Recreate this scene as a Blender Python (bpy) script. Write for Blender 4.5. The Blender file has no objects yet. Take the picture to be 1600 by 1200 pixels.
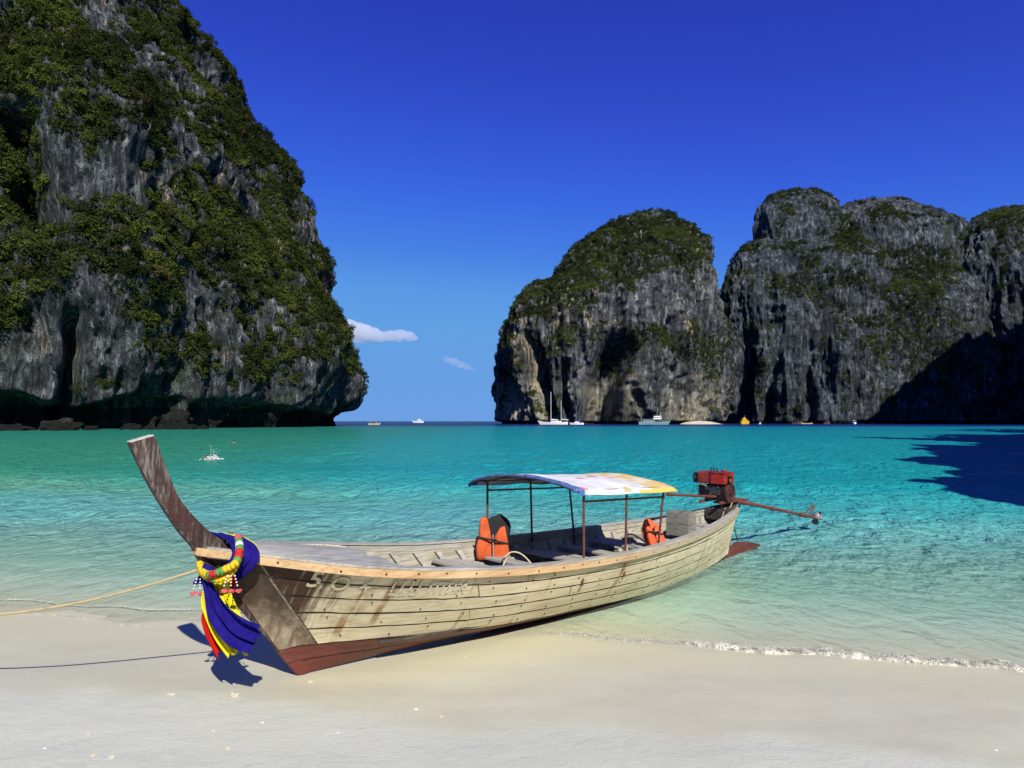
import bpy, bmesh, math, random
import numpy as np
from mathutils import Vector, Matrix

S = bpy.context.scene
COL = S.collection
RNG = np.random.default_rng(7)
random.seed(7)
R = math.radians

# ---------------------------------------------------------------- camera
CAM_H = 2.6
PITCH = math.atan2(58, 1000)
cam_d = bpy.data.cameras.new('camera')
cam = bpy.data.objects.new('camera', cam_d)
COL.objects.link(cam)
cam.location = (0, 0, CAM_H)
cam.rotation_euler = (math.pi / 2 + PITCH, 0, 0)
cam_d.sensor_width = 36.0
cam_d.lens = 22.5
cam_d.clip_start = 0.1
cam_d.clip_end = 40000
S.camera = cam

# ---------------------------------------------------------------- sky
SUN_EL, SUN_AZ = R(38.8), R(160.7)
world = bpy.data.worlds.new('World')
S.world = world
world.use_nodes = True
wn, wl = world.node_tree.nodes, world.node_tree.links
sky = wn.new('ShaderNodeTexSky')
sky.sky_type = 'NISHITA'
sky.sun_disc = False
sky.sun_elevation = SUN_EL
sky.sun_rotation = SUN_AZ
sky.air_density = 1.0
sky.dust_density = 0.0
sky.ozone_density = 1.0
SKY_STRENGTH = 0.1
sep = wn.new('ShaderNodeSeparateColor')
comb = wn.new('ShaderNodeCombineColor')
wl.new(sky.outputs[0], sep.inputs[0])
# a polarising filter and slide film: one colour response curve per channel, the same over the whole sky
CURVES = ([(0, 0), (0.06, 0.010), (0.105, 0.018), (0.25, 0.050), (0.34, 0.082), (0.60, 0.108), (1.0, 0.118)],
          [(0, 0), (0.11, 0.024), (0.175, 0.042), (0.39, 0.170), (0.53, 0.262), (0.75, 0.285), (1.0, 0.285)],
          [(0, 0), (0.2, 0.20), (0.305, 0.38), (0.595, 0.63), (0.8, 0.63), (1.0, 0.62)])
for k in range(3):
    p = wn.new('ShaderNodeMath'); p.operation = 'MULTIPLY'
    wl.new(sep.outputs[k], p.inputs[0]); p.inputs[1].default_value = SKY_STRENGTH
    fc = wn.new('ShaderNodeFloatCurve')
    wl.new(p.outputs[0], fc.inputs['Value'])
    cv = fc.mapping.curves[0]
    while len(cv.points) < len(CURVES[k]):
        cv.points.new(0.5, 0.5)
    for q, xy in zip(cv.points, CURVES[k]):
        q.location = xy
        q.handle_type = 'AUTO_CLAMPED'
    fc.mapping.update()
    m_ = wn.new('ShaderNodeMath'); m_.operation = 'DIVIDE'
    wl.new(fc.outputs[0], m_.inputs[0]); m_.inputs[1].default_value = SKY_STRENGTH
    wl.new(m_.outputs[0], comb.inputs[k])
wl.new(comb.outputs[0], wn['Background'].inputs[0])
wn['Background'].inputs[1].default_value = SKY_STRENGTH

# ---------------------------------------------------------------- sun
sd = bpy.data.lights.new('sun', 'SUN')
sd.energy = 5.0
sd.angle = R(0.5)
sd.color = (1.0, 0.98, 0.90)
sun = bpy.data.objects.new('sun', sd)
COL.objects.link(sun)
TO_SUN = Vector((math.sin(SUN_AZ) * math.cos(SUN_EL), math.cos(SUN_AZ) * math.cos(SUN_EL), math.sin(SUN_EL)))
sun.rotation_euler = TO_SUN.to_track_quat('Z', 'Y').to_euler()

# ---------------------------------------------------------------- exposure and render
S.view_settings.view_transform = 'Standard'
S.view_settings.look = 'None'
S.view_settings.gamma = 1.0
S.view_settings.exposure = 0.30
S.render.engine = 'CYCLES'
cy = S.cycles
cy.max_bounces = 6
cy.diffuse_bounces = 2
cy.glossy_bounces = 2
cy.transmission_bounces = 4
cy.transparent_max_bounces = 24
cy.volume_bounces = 3
cy.caustics_reflective = False
cy.caustics_refractive = False
cy.sample_clamp_indirect = 4.0
cy.use_denoising = True


# ================================================================ helpers
def P(px, py, z=None, y=None):
    """world point seen at a pixel of the 1600x1200 photograph, at height z or at distance y"""
    th = PITCH
    dx = (px - 800) / 1000.0
    up = (600 - py) / 1000.0
    d = np.array([dx, math.cos(th) - up * math.sin(th), math.sin(th) + up * math.cos(th)])
    k = (z - CAM_H) / d[2] if z is not None else y / d[1]
    return np.array([0, 0, CAM_H]) + k * d


def to_px(p):
    x, y, z = p[..., 0], p[..., 1], p[..., 2] - CAM_H
    fw = y * math.cos(PITCH) + z * math.sin(PITCH)
    up = -y * math.sin(PITCH) + z * math.cos(PITCH)
    fw = np.where(fw < 1, 1, fw)
    return 800 + 1000 * x / fw, 600 - 1000 * up / fw


def _hash(i, j, k, seed):
    h = (i.astype(np.int64) * 374761393 + j.astype(np.int64) * 668265263 + k.astype(np.int64) * 2147483647 + seed * 1274126177) & 0xffffffff
    h = ((h ^ (h >> 13)) * 1274126177) & 0xffffffff
    h = ((h ^ (h >> 16)) * 2246822519) & 0xffffffff
    return ((h ^ (h >> 15)) & 0xffff) / 65535.0


def vnoise(x, y, z, seed=0):
    """smooth value noise, -1..1"""
    x, y, z = np.broadcast_arrays(x, y, z)
    xi, yi, zi = np.floor(x), np.floor(y), np.floor(z)
    fx, fy, fz = x - xi, y - yi, z - zi
    fx, fy, fz = (f * f * f * (f * (f * 6 - 15) + 10) for f in (fx, fy, fz))
    r = 0
    for a in (0, 1):
        wx = fx if a else 1 - fx
        for b in (0, 1):
            wy = fy if b else 1 - fy
            for c in (0, 1):
                wz = fz if c else 1 - fz
                r = r + wx * wy * wz * _hash(xi + a, yi + b, zi + c, seed)
    return r * 2 - 1


def fbm(x, y, z, octaves=4, seed=0, gain=0.5):
    r, a = 0, 1.0
    for o in range(octaves):
        r = r + a * vnoise(x * 2 ** o + 17.3 * o, y * 2 ** o - 9.1 * o, z * 2 ** o + 3.7 * o, seed + o)
        a *= gain
    return r


def ridged(x, y, z, octaves=3, seed=0):
    r, a = 0, 1.0
    for o in range(octaves):
        n = 1 - np.abs(vnoise(x * 2 ** o + 5.3 * o, y * 2 ** o + 1.7 * o, z * 2 ** o - 8.1 * o, seed + o))
        r = r + a * n * n
        a *= 0.5
    return r


def smooth(a, b, x):
    t = np.clip((x - a) / (b - a), 0, 1)
    return t * t * (3 - 2 * t)


class MB:
    """collects vertices and faces, builds ONE mesh object"""
    def __init__(self):
        self.v, self.f = [], []

    def add(self, vs, fs):
        o = len(self.v)
        self.v.extend([tuple(map(float, p)) for p in vs])
        self.f.extend([tuple(i + o for i in q) for q in fs])
        return self

    def box(self, c, s, M=None, taper=1.0):
        vs = []
        for sz in (-1, 1):
            t = taper if sz > 0 else 1.0
            for sy in (-1, 1):
                for sx in (-1, 1):
                    p = Vector((sx * s[0] / 2 * t, sy * s[1] / 2 * t, sz * s[2] / 2))
                    if M is not None:
                        p = M @ p
                    vs.append(p + Vector(c))
        return self.add(vs, [(0, 2, 3, 1), (4, 5, 7, 6), (0, 1, 5, 4), (2, 6, 7, 3), (0, 4, 6, 2), (1, 3, 7, 5)])

    def tube(self, pts, r, n=8, cap=True):
        pts = [Vector(map(float, p)) for p in pts]
        rs = r if hasattr(r, '__len__') else [r] * len(pts)
        up = Vector((0, 0, 1))
        rings = []
        prev = None
        for i, p in enumerate(pts):
            t = (pts[min(i + 1, len(pts) - 1)] - pts[max(i - 1, 0)]).normalized()
            if prev is None:
                a = t.cross(up)
                if a.length < 1e-3:
                    a = t.cross(Vector((1, 0, 0)))
                a.normalize()
            else:
                a = (prev - t * prev.dot(t)).normalized()
            prev = a
            b = t.cross(a)
            rings.append([p + (a * math.cos(q) + b * math.sin(q)) * rs[i] for q in [2 * math.pi * k / n for k in range(n)]])
        vs = [p for g in rings for p in g]
        fs = []
        for i in range(len(rings) - 1):
            for k in range(n):
                k2 = (k + 1) % n
                fs.append((i * n + k, i * n + k2, (i + 1) * n + k2, (i + 1) * n + k))
        if cap:
            fs.append(tuple(reversed(range(n))))
            fs.append(tuple(range((len(rings) - 1) * n, len(rings) * n)))
        return self.add(vs, fs)

    def lathe(self, c, prof, n=16, M=None):
        vs, fs = [], []
        for r, z in prof:
            for k in range(n):
                q = 2 * math.pi * k / n
                p = Vector((r * math.cos(q), r * math.sin(q), z))
                if M is not None:
                    p = M @ p
                vs.append(p + Vector(c))
        for i in range(len(prof) - 1):
            for k in range(n):
                k2 = (k + 1) % n
                fs.append((i * n + k, i * n + k2, (i + 1) * n + k2, (i + 1) * n + k))
        fs.append(tuple(reversed(range(n))))
        fs.append(tuple(range((len(prof) - 1) * n, len(prof) * n)))
        return self.add(vs, fs)

    def grid(self, G, closed_u=False):
        """G[i][j] grid of points"""
        G = np.asarray(G, float)
        a, b = G.shape[:2]
        fs = []
        for i in range(a - 1):
            for j in range(b if closed_u else b - 1):
                j2 = (j + 1) % b
                fs.append((i * b + j, i * b + j2, (i + 1) * b + j2, (i + 1) * b + j))
        return self.add(G.reshape(-1, 3), fs)

    def slab(self, A, B):
        """solid between two equal grids A (outer) and B (inner)"""
        A, B = np.asarray(A, float), np.asarray(B, float)
        a, b = A.shape[:2]
        n = a * b
        fs = []
        for i in range(a - 1):
            for j in range(b - 1):
                q = (i * b + j, i * b + j + 1, (i + 1) * b + j + 1, (i + 1) * b + j)
                fs.append(q)
                fs.append(tuple(n + x for x in reversed(q)))
        rim = [j for j in range(b)] + [i * b + b - 1 for i in range(1, a)] + [(a - 1) * b + j for j in range(b - 2, -1, -1)] + [i * b for i in range(a - 2, 0, -1)]
        for k in range(len(rim)):
            p, q = rim[k], rim[(k + 1) % len(rim)]
            fs.append((q, p, p + n, q + n))
        return self.add(list(A.reshape(-1, 3)) + list(B.reshape(-1, 3)), fs)

    def ico(self, c, r, sub=2, squash=(1, 1, 1), noise=0.0, freq=1.0, seed=0):
        bm = bmesh.new()
        bmesh.ops.create_icosphere(bm, subdivisions=sub, radius=1)
        A = np.array([v.co[:] for v in bm.verts])
        fs = [[v.index for v in f.verts] for f in bm.faces]
        bm.free()
        if noise:
            A = A * (1 + noise * fbm(A[:, 0] * freq, A[:, 1] * freq, A[:, 2] * freq, 3, seed))[:, None]
        A = A * np.array(squash) * r + np.array(c)
        return self.add(A, fs)

    def build(self, name, mat, parent=None, smooth_=False, bevel=0.0, own_origin=True):
        me = bpy.data.meshes.new(name)
        V = np.array(self.v, float)
        loc = None
        if parent is None and own_origin:
            loc = np.array([(V[:, 0].min() + V[:, 0].max()) / 2, (V[:, 1].min() + V[:, 1].max()) / 2, V[:, 2].min()])
            V = V - loc
        me.from_pydata(V.tolist(), [], self.f)
        bm = bmesh.new()
        bm.from_mesh(me)
        bmesh.ops.recalc_face_normals(bm, faces=bm.faces)
        if bevel:
            ed = [e for e in bm.edges if len(e.link_faces) == 2 and e.calc_face_angle(0) > R(35)]
            bmesh.ops.bevel(bm, geom=ed, offset=bevel, segments=2, affect='EDGES', profile=0.6)
        bm.to_mesh(me)
        bm.free()
        if smooth_:
            for p in me.polygons:
                p.use_smooth = True
        me.materials.append(mat)
        o = bpy.data.objects.new(name, me)
        if loc is not None:
            o.location = loc
        COL.objects.link(o)
        o.parent = parent
        return o


def big_mesh(name, V, F, mat, smooth_=True):
    """fast path for large quad meshes from numpy"""
    me = bpy.data.meshes.new(name)
    nf = len(F)
    me.vertices.add(len(V))
    me.vertices.foreach_set('co', np.ascontiguousarray(V, dtype=np.float32).ravel())
    me.loops.add(nf * 4)
    me.loops.foreach_set('vertex_index', np.ascontiguousarray(F, dtype=np.int32).ravel())
    me.polygons.add(nf)
    me.polygons.foreach_set('loop_start', np.arange(0, nf * 4, 4, dtype=np.int32))
    me.polygons.foreach_set('loop_total', np.full(nf, 4, dtype=np.int32))
    me.polygons.foreach_set('use_smooth', np.full(nf, smooth_))
    me.update(calc_edges=True)
    me.materials.append(mat)
    o = bpy.data.objects.new(name, me)
    COL.objects.link(o)
    return o


def grid_faces(a, b, closed=False):
    i = np.arange(a - 1)[:, None]
    j = np.arange(b if closed else b - 1)[None, :]
    j2 = (j + 1) % b
    return np.stack([i * b + j, i * b + j2, (i + 1) * b + j2, (i + 1) * b + j], -1).reshape(-1, 4)


def tag(o, label=None, cat=None, group=None, kind=None):
    if label: o['label'] = label
    if cat: o['category'] = cat
    if group: o['group'] = group
    if kind: o['kind'] = kind
    return o


def empty(name, loc, rz=0):
    o = bpy.data.objects.new(name, None)
    o.location = tuple(map(float, loc))
    o.rotation_euler = (0, 0, rz)
    o.empty_display_size = 0.2
    COL.objects.link(o)
    return o


def copy_tree(o, parent=None):
    c = o.copy(); COL.objects.link(c); c.parent = parent
    for ch in list(o.children):
        copy_tree(ch, c)
    return c


def spline(pts, n):
    """Catmull-Rom through points"""
    p = np.asarray(pts, float)
    p = np.vstack([2 * p[0] - p[1], p, 2 * p[-1] - p[-2]])
    m = len(p) - 3
    out = []
    for t in np.linspace(0, m - 1e-6, n):
        i = int(t); u = t - i
        a, b, c, d = p[i:i + 4]
        out.append(0.5 * (2 * b + (c - a) * u + (2 * a - 5 * b + 4 * c - d) * u * u + (3 * b - a - 3 * c + d) * u ** 3))
    return np.array(out)


# ---------------------------------------------------------------- node helper
class G:
    def __init__(self, name):
        self.m = bpy.data.materials.new(name)
        self.m.use_nodes = True
        self.t = self.m.node_tree
        self.b = self.t.nodes['Principled BSDF']
        self.out = self.t.nodes['Material Output']

    def n(self, typ, **kw):
        d = self.t.nodes.new(typ)
        for k, v in kw.items():
            setattr(d, k, v)
        return d

    def put(self, sock, val):
        if isinstance(val, bpy.types.NodeSocket):
            self.t.links.new(val, sock)
        elif isinstance(val, tuple) and len(val) == 3 and sock.type == 'RGBA':
            sock.default_value = (*val, 1)
        else:
            sock.default_value = val

    def obj(self):
        return self.n('ShaderNodeTexCoord').outputs['Object']

    def pos(self):
        return self.n('ShaderNodeNewGeometry').outputs['Position']

    def scale(self, vec, s, loc=(0, 0, 0), rot=(0, 0, 0)):
        d = self.n('ShaderNodeMapping')
        self.put(d.inputs[0], vec); d.inputs['Scale'].default_value = s
        d.inputs['Location'].default_value = loc; d.inputs['Rotation'].default_value = rot
        return d.outputs[0]

    def noise(self, vec, scale=1.0, detail=4.0, rough=0.55, dist=0.0):
        d = self.n('ShaderNodeTexNoise')
        self.put(d.inputs['Vector'], vec)
        d.inputs['Scale'].default_value = scale; d.inputs['Detail'].default_value = detail
        d.inputs['Roughness'].default_value = rough; d.inputs['Distortion'].default_value = dist
        return d.outputs['Fac']

    def vor(self, vec, scale=1.0, feature='F1'):
        d = self.n('ShaderNodeTexVoronoi', feature=feature)
        self.put(d.inputs['Vector'], vec); d.inputs['Scale'].default_value = scale
        return d.outputs['Distance']

    def xyz(self, vec):
        d = self.n('ShaderNodeSeparateXYZ'); self.put(d.inputs[0], vec)
        return d.outputs

    def math(self, op, a, b=0.0, c=None, clamp=False):
        d = self.n('ShaderNodeMath', operation=op, use_clamp=clamp)
        self.put(d.inputs[0], a); self.put(d.inputs[1], b)
        if c is not None: self.put(d.inputs[2], c)
        return d.outputs[0]

    def step(self, x, a, b, lo=0.0, hi=1.0):
        d = self.n('ShaderNodeMapRange', interpolation_type='SMOOTHSTEP')
        self.put(d.inputs[0], x)
        d.inputs[1].default_value = a; d.inputs[2].default_value = b
        d.inputs[3].default_value = lo; d.inputs[4].default_value = hi
        return d.outputs[0]

    def ramp(self, fac, stops, interp='LINEAR'):
        d = self.n('ShaderNodeValToRGB')
        self.put(d.inputs[0], fac)
        e = d.color_ramp.elements
        d.color_ramp.interpolation = interp
        while len(e) < len(stops): e.new(0.5)
        for k, (p, c) in enumerate(stops):
            e[k].position = p; e[k].color = (*c, 1)
        return d.outputs[0]

    def mix(self, fac, a, b, mode='MIX'):
        d = self.n('ShaderNodeMix', data_type='RGBA', blend_type=mode)
        self.put(d.inputs[0], fac); self.put(d.inputs[6], a); self.put(d.inputs[7], b)
        return d.outputs[2]

    def bump(self, h, strength=0.5, dist=0.01, normal=None):
        d = self.n('ShaderNodeBump')
        self.put(d.inputs['Height'], h)
        d.inputs['Strength'].default_value = strength; d.inputs['Distance'].default_value = dist
        if normal is not None: self.put(d.inputs['Normal'], normal)
        return d.outputs[0]

    def set(self, **kw):
        names = dict(col='Base Color', rough='Roughness', metal='Metallic', normal='Normal', alpha='Alpha', spec='Specular IOR Level', coat='Coat Weight', sheen='Sheen Weight', trans='Transmission Weight')
        for k, v in kw.items():
            self.put(self.b.inputs[names[k]], v)
        return self.m


def wood(name, stops, rough=0.8, grain=(0.7, 14, 14), extra=None, bump=0.35, spec=0.25):
    g = G(name)
    v = g.scale(g.obj(), grain)
    n1 = g.noise(v, 2.0, 8, 0.65, 0.4)
    n2 = g.noise(g.obj(), 1.3, 4, 0.6)
    f = g.math('ADD', g.math('MULTIPLY', n1, 0.65), g.math('MULTIPLY', n2, 0.35))
    col = g.ramp(g.step(f, 0.3, 0.7), stops)
    fine = g.noise(g.scale(g.obj(), (grain[0] * 3, grain[1] * 6, grain[2] * 6)), 3.0, 4, 0.6)
    col = g.mix(g.step(fine, 0.55, 0.8, 0, 0.5), col, tuple(x * 0.35 for x in stops[0][1]))
    if extra: col = extra(g, col)
    h = g.math('ADD', n1, g.math('MULTIPLY', fine, 0.6))
    g.set(col=col, rough=rough, spec=spec, normal=g.bump(h, bump, 0.006))
    return g.m


def plain(name, col, rough=0.6, metal=0.0, var=0.25, scale=9.0, spec=0.4, bump=0.15, dark=None):
    g = G(name)
    n1 = g.noise(g.obj(), scale, 5, 0.6)
    c2 = dark or tuple(x * (1 - var) for x in col)
    c = g.mix(g.step(n1, 0.35, 0.65), c2, col)
    g.set(col=c, rough=rough, metal=metal, spec=spec, normal=g.bump(n1, bump, 0.005))
    return g.m


# ================================================================ the setting: beach, sea, cliffs
def shore_d(x, y):
    """metres seaward of the still waterline (negative on the beach)"""
    base = 7.75 - 0.17 * x - 0.0012 * x * x * np.where(x < 0, 1.0, -0.3)
    wig = 0.16 * np.sin(x * 0.55 + 1.0) + 0.07 * np.sin(x * 1.7 + 0.4) + 0.03 * np.sin(x * 4.1)
    return (y - base - wig) / 1.015


def sand_z(x, y):
    d = shore_d(x, y)
    e = np.maximum(-d, 0)
    up = 0.062 * e + 0.0075 * e * e
    up = np.where(e > 9, 0.062 * 9 + 0.0075 * 81 + (e - 9) * 0.08, up)
    s = np.maximum(d, 0)
    down = 0.055 * s + 0.0016 * s * s
    down = np.where(s > 25, 0.055 * 25 + 1.0 + (s - 25) * 0.012, down)
    far = smooth(300, 430, y + 0.10 * np.abs(x)) * 24
    z = up - down - far
    z = z + 0.018 * fbm(x * 0.45, y * 0.9, 0, 3, 3) * smooth(0.0, 1.2, e)
    return z


# --- sand (beach and sea bed in one sheet)
def make_sand():
    g = G('sand')
    p = g.pos()
    z = g.xyz(p)[2]
    big = g.noise(p, 0.55, 4, 0.55)
    z2 = g.math('ADD', z, g.math('MULTIPLY', g.math('SUBTRACT', big, 0.5), 0.10))
    wet = g.step(z2, 0.235, 0.195)
    soak = g.step(z2, 0.10, 0.02)
    grain = g.noise(p, 420, 2, 0.6)
    spk = g.noise(p, 160, 3, 0.7)
    dry = g.mix(g.step(g.noise(p, 1.7, 6, 0.6), 0.35, 0.7), (0.585, 0.58, 0.46), (0.615, 0.61, 0.49))
    wc = g.mix(g.step(g.noise(p, 1.1, 5, 0.6), 0.35, 0.7), (0.54, 0.51, 0.365), (0.58, 0.55, 0.40))
    wc = g.mix(g.step(z2, -0.02, -0.12), g.mix(soak, wc, (0.57, 0.53, 0.35)), (0.68, 0.64, 0.46))
    c = g.mix(wet, dry, wc)
    c = g.mix(g.step(spk, 0.60, 0.75, 0, 0.45), c, (0.27, 0.22, 0.15))
    c = g.mix(g.step(spk, 0.40, 0.28, 0, 0.3), c, (0.68, 0.65, 0.58))
    c = g.mix(g.step(g.noise(p, 48, 4, 0.75), 0.56, 0.75, 0, 0.22), c, (0.34, 0.30, 0.22))
    rough = g.math('SUBTRACT', 0.92, g.math('MULTIPLY', wet, 0.42))
    h = g.math('ADD', g.math('MULTIPLY', grain, 0.5), g.math('MULTIPLY', g.noise(p, 30, 5, 0.65), 1.2))
    h = g.math('ADD', h, g.math('MULTIPLY', g.noise(p, 6.0, 4, 0.5), 2.0))
    nb = g.n('ShaderNodeBump')
    g.put(nb.inputs['Height'], h)
    g.put(nb.inputs['Strength'], g.math('SUBTRACT', 0.80, g.math('MULTIPLY', wet, 0.42)))
    nb.inputs['Distance'].default_value = 0.006
    g.set(col=c, rough=rough, spec=g.math('ADD', 0.1, g.math('MULTIPLY', wet, 0.25)), normal=nb.outputs[0])
    xs = np.concatenate([-np.geomspace(16, 9000, 60)[::-1], np.linspace(-15.9, 15.9, 260), np.geomspace(16, 9000, 60)])
    ys = np.concatenate([np.linspace(-60, -1, 20), np.linspace(-0.8, 16, 230), np.geomspace(16.2, 12000, 110)])
    X, Y = np.meshgrid(xs, ys)
    Z = sand_z(X, Y)
    # scour along the hull where it lies on the beach
    V = np.stack([X, Y, Z], -1).reshape(-1, 3)
    o = big_mesh('beach_sand', V, grid_faces(len(ys), len(xs)), g.m)
    tag(o, 'smooth cream sand beach in the foreground running under the water', None, None, 'structure')


make_sand()


# --- sea
def make_sea():
    g = G('sea_water')
    p = g.pos()
    dep = g.n('ShaderNodeAttribute', attribute_name='depth').outputs['Fac']
    wob = g.noise(g.scale(p, (0.02, 0.05, 1)), 1.0, 4, 0.6)
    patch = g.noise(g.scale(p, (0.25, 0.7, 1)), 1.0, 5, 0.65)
    dd = g.math('MULTIPLY', dep, g.math('ADD', 0.72, g.math('MULTIPLY', wob, 0.56)))
    dl = g.math('LOGARITHM', g.math('ADD', dd, 0.05), 2.0)         # log2 of the depth in metres
    t = g.n('ShaderNodeMapRange'); g.put(t.inputs[0], dl)
    t.inputs[1].default_value = -4.3; t.inputs[2].default_value = 4.7
    body = g.ramp(t.outputs[0], [(0.0, (0.62, 0.60, 0.47)), (0.28, (0.50, 0.66, 0.53)), (0.38, (0.25, 0.60, 0.52)), (0.47, (0.070, 0.45, 0.42)),
                                 (0.57, (0.016, 0.34, 0.34)), (0.68, (0.007, 0.245, 0.275)), (0.80, (0.005, 0.15, 0.25)), (1.0, (0.004, 0.022, 0.13))])
    side = g.step(g.math('ADD', g.xyz(p)[0], g.math('MULTIPLY', g.math('SUBTRACT', wob, 0.5), 30)), -34, 10)
    side = g.math('MAXIMUM', side, g.step(dep, 1.5, 0.55, 0.0, 1.0))
    green = g.mix(side, (3.4, 0.86, 0.46), (1.0, 1.0, 1.0))
    body = g.mix(1.0, body, green, 'MULTIPLY')
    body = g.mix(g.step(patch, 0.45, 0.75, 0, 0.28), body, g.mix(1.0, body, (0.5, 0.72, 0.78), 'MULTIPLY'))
    dens = g.math('SUBTRACT', 1.0, g.math('POWER', 2.718, g.math('MULTIPLY', g.math('POWER', dd, 1.25), -2.3)))
    # ripples
    vec = g.scale(p, (1.25, 0.85, 1.0), (0, 0, 0), (0, 0, 0.35))
    r1 = g.noise(vec, 1.5, 3, 0.5, 0.6)
    r2 = g.noise(vec, 5.5, 3, 0.55, 0.4)
    r3 = g.noise(g.scale(p, (0.08, 0.2, 1)), 1.0, 3, 0.5)
    h = g.math('ADD', g.math('MULTIPLY', r1, 0.34), g.math('MULTIPLY', r2, 0.115))
    h = g.math('ADD', h, g.math('MULTIPLY', r3, 0.25))
    calm = g.step(dep, 0.0, 0.35, 0.3, 1.0)
    nb = g.n('ShaderNodeBump')
    g.put(nb.inputs['Height'], h); g.put(nb.inputs['Strength'], calm); nb.inputs['Distance'].default_value = 1.0
    nrm = nb.outputs[0]
    painted_glint = g.step(g.math('ABSOLUTE', g.math('SUBTRACT', g.noise(g.scale(p, (1.0, 0.8, 1)), 2.4, 4, 0.62, 1.0), 0.5)), 0.14, 0.0)  # caustic light lines painted into the body colour, darker between them
    body = g.mix(g.math('MULTIPLY', g.math('SUBTRACT', 1.0, painted_glint), 0.30), body, g.mix(1.0, body, (0.45, 0.66, 0.72), 'MULTIPLY'))
    dif = g.n('ShaderNodeBsdfDiffuse'); g.put(dif.inputs['Color'], body); g.put(dif.inputs['Normal'], nrm)
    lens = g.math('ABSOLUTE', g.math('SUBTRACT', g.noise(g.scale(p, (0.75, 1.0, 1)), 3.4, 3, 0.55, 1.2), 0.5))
    lens = g.step(lens, 0.13, 0.0)  # light focused by wavelets, painted as a pattern in the transmittance
    att = g.n('ShaderNodeCombineColor')
    for i_, k_ in enumerate((2.0, 0.24, 0.36)):
        g.put(att.inputs[i_], g.math('POWER', 2.718, g.math('MULTIPLY', dd, -k_)))
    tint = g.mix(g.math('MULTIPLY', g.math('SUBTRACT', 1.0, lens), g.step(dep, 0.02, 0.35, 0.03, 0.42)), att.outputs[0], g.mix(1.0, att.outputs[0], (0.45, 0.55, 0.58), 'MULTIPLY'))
    tr = g.n('ShaderNodeBsdfTransparent'); g.put(tr.inputs[0], tint)
    mx = g.n('ShaderNodeMixShader')
    g.put(mx.inputs[0], dens); g.put(mx.inputs[1], tr.outputs[0]); g.put(mx.inputs[2], dif.outputs[0])
    geo = g.n('ShaderNodeNewGeometry')
    dt = g.n('ShaderNodeVectorMath', operation='DOT_PRODUCT'); g.put(dt.inputs[0], geo.outputs['Incoming']); g.put(dt.inputs[1], nrm)
    ca = g.math('SUBTRACT', 1.0, g.math('ABSOLUTE', dt.outputs['Value']), clamp=True)
    fres = g.math('ADD', 0.02, g.math('MULTIPLY', g.math('POWER', ca, 5.0), 0.98))
    gl = g.n('ShaderNodeBsdfGlossy'); gl.inputs['Roughness'].default_value = 0.12; g.put(gl.inputs['Normal'], nrm)
    m2 = g.n('ShaderNodeMixShader')
    g.put(m2.inputs[0], g.math('MULTIPLY', fres, 0.5)); g.put(m2.inputs[1], mx.outputs[0]); g.put(m2.inputs[2], gl.outputs[0])
    g.t.links.new(m2.outputs[0], g.out.inputs['Surface'])
    # polar sheet, finer near the beach
    r = [4.0]
    while r[-1] < 16000:
        q = r[-1]
        r.append(q + (0.06 if q < 12 else 0.0052 * q if q < 40 else 0.011 * q if q < 200 else 0.05 * q))
    r = np.array(r)
    th = np.linspace(R(-80), R(80), 560)
    RR, TT = np.meshgrid(r, th, indexing='ij')
    X, Y = RR * np.sin(TT), RR * np.cos(TT)
    depth = np.clip(-sand_z(X, Y), 0, 60)
    Z = np.zeros_like(X)
    rs = np.random.default_rng(3)
    for k in range(46):
        lam = 0.35 * 1.062 ** k * rs.uniform(0.9, 1.1)
        ang = rs.normal(-1.62, 0.95)
        amp = 0.0075 * lam ** 0.9
        kx, ky = math.cos(ang) * 2 * math.pi / lam, math.sin(ang) * 2 * math.pi / lam
        Z += amp * np.sin(kx * X + ky * Y + rs.uniform(0, 6.28)) * smooth(lam * 160, lam * 55, RR)
    grp = 0.65 + 0.5 * fbm(X * 0.15, Y * 0.25, 0, 2, 9)
    Z = Z * grp * (0.22 + 0.78 * smooth(0.0, 0.6, depth)) * 0.8
    V = np.stack([X, Y, Z], -1).reshape(-1, 3)
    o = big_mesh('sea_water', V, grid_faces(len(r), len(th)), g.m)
    at = o.data.attributes.new('depth', 'FLOAT', 'POINT')
    at.data.foreach_set('value', depth.astype(np.float32).ravel())
    tag(o, 'clear turquoise bay water turning navy at the horizon', None, None, 'structure')


make_sea()


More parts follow.
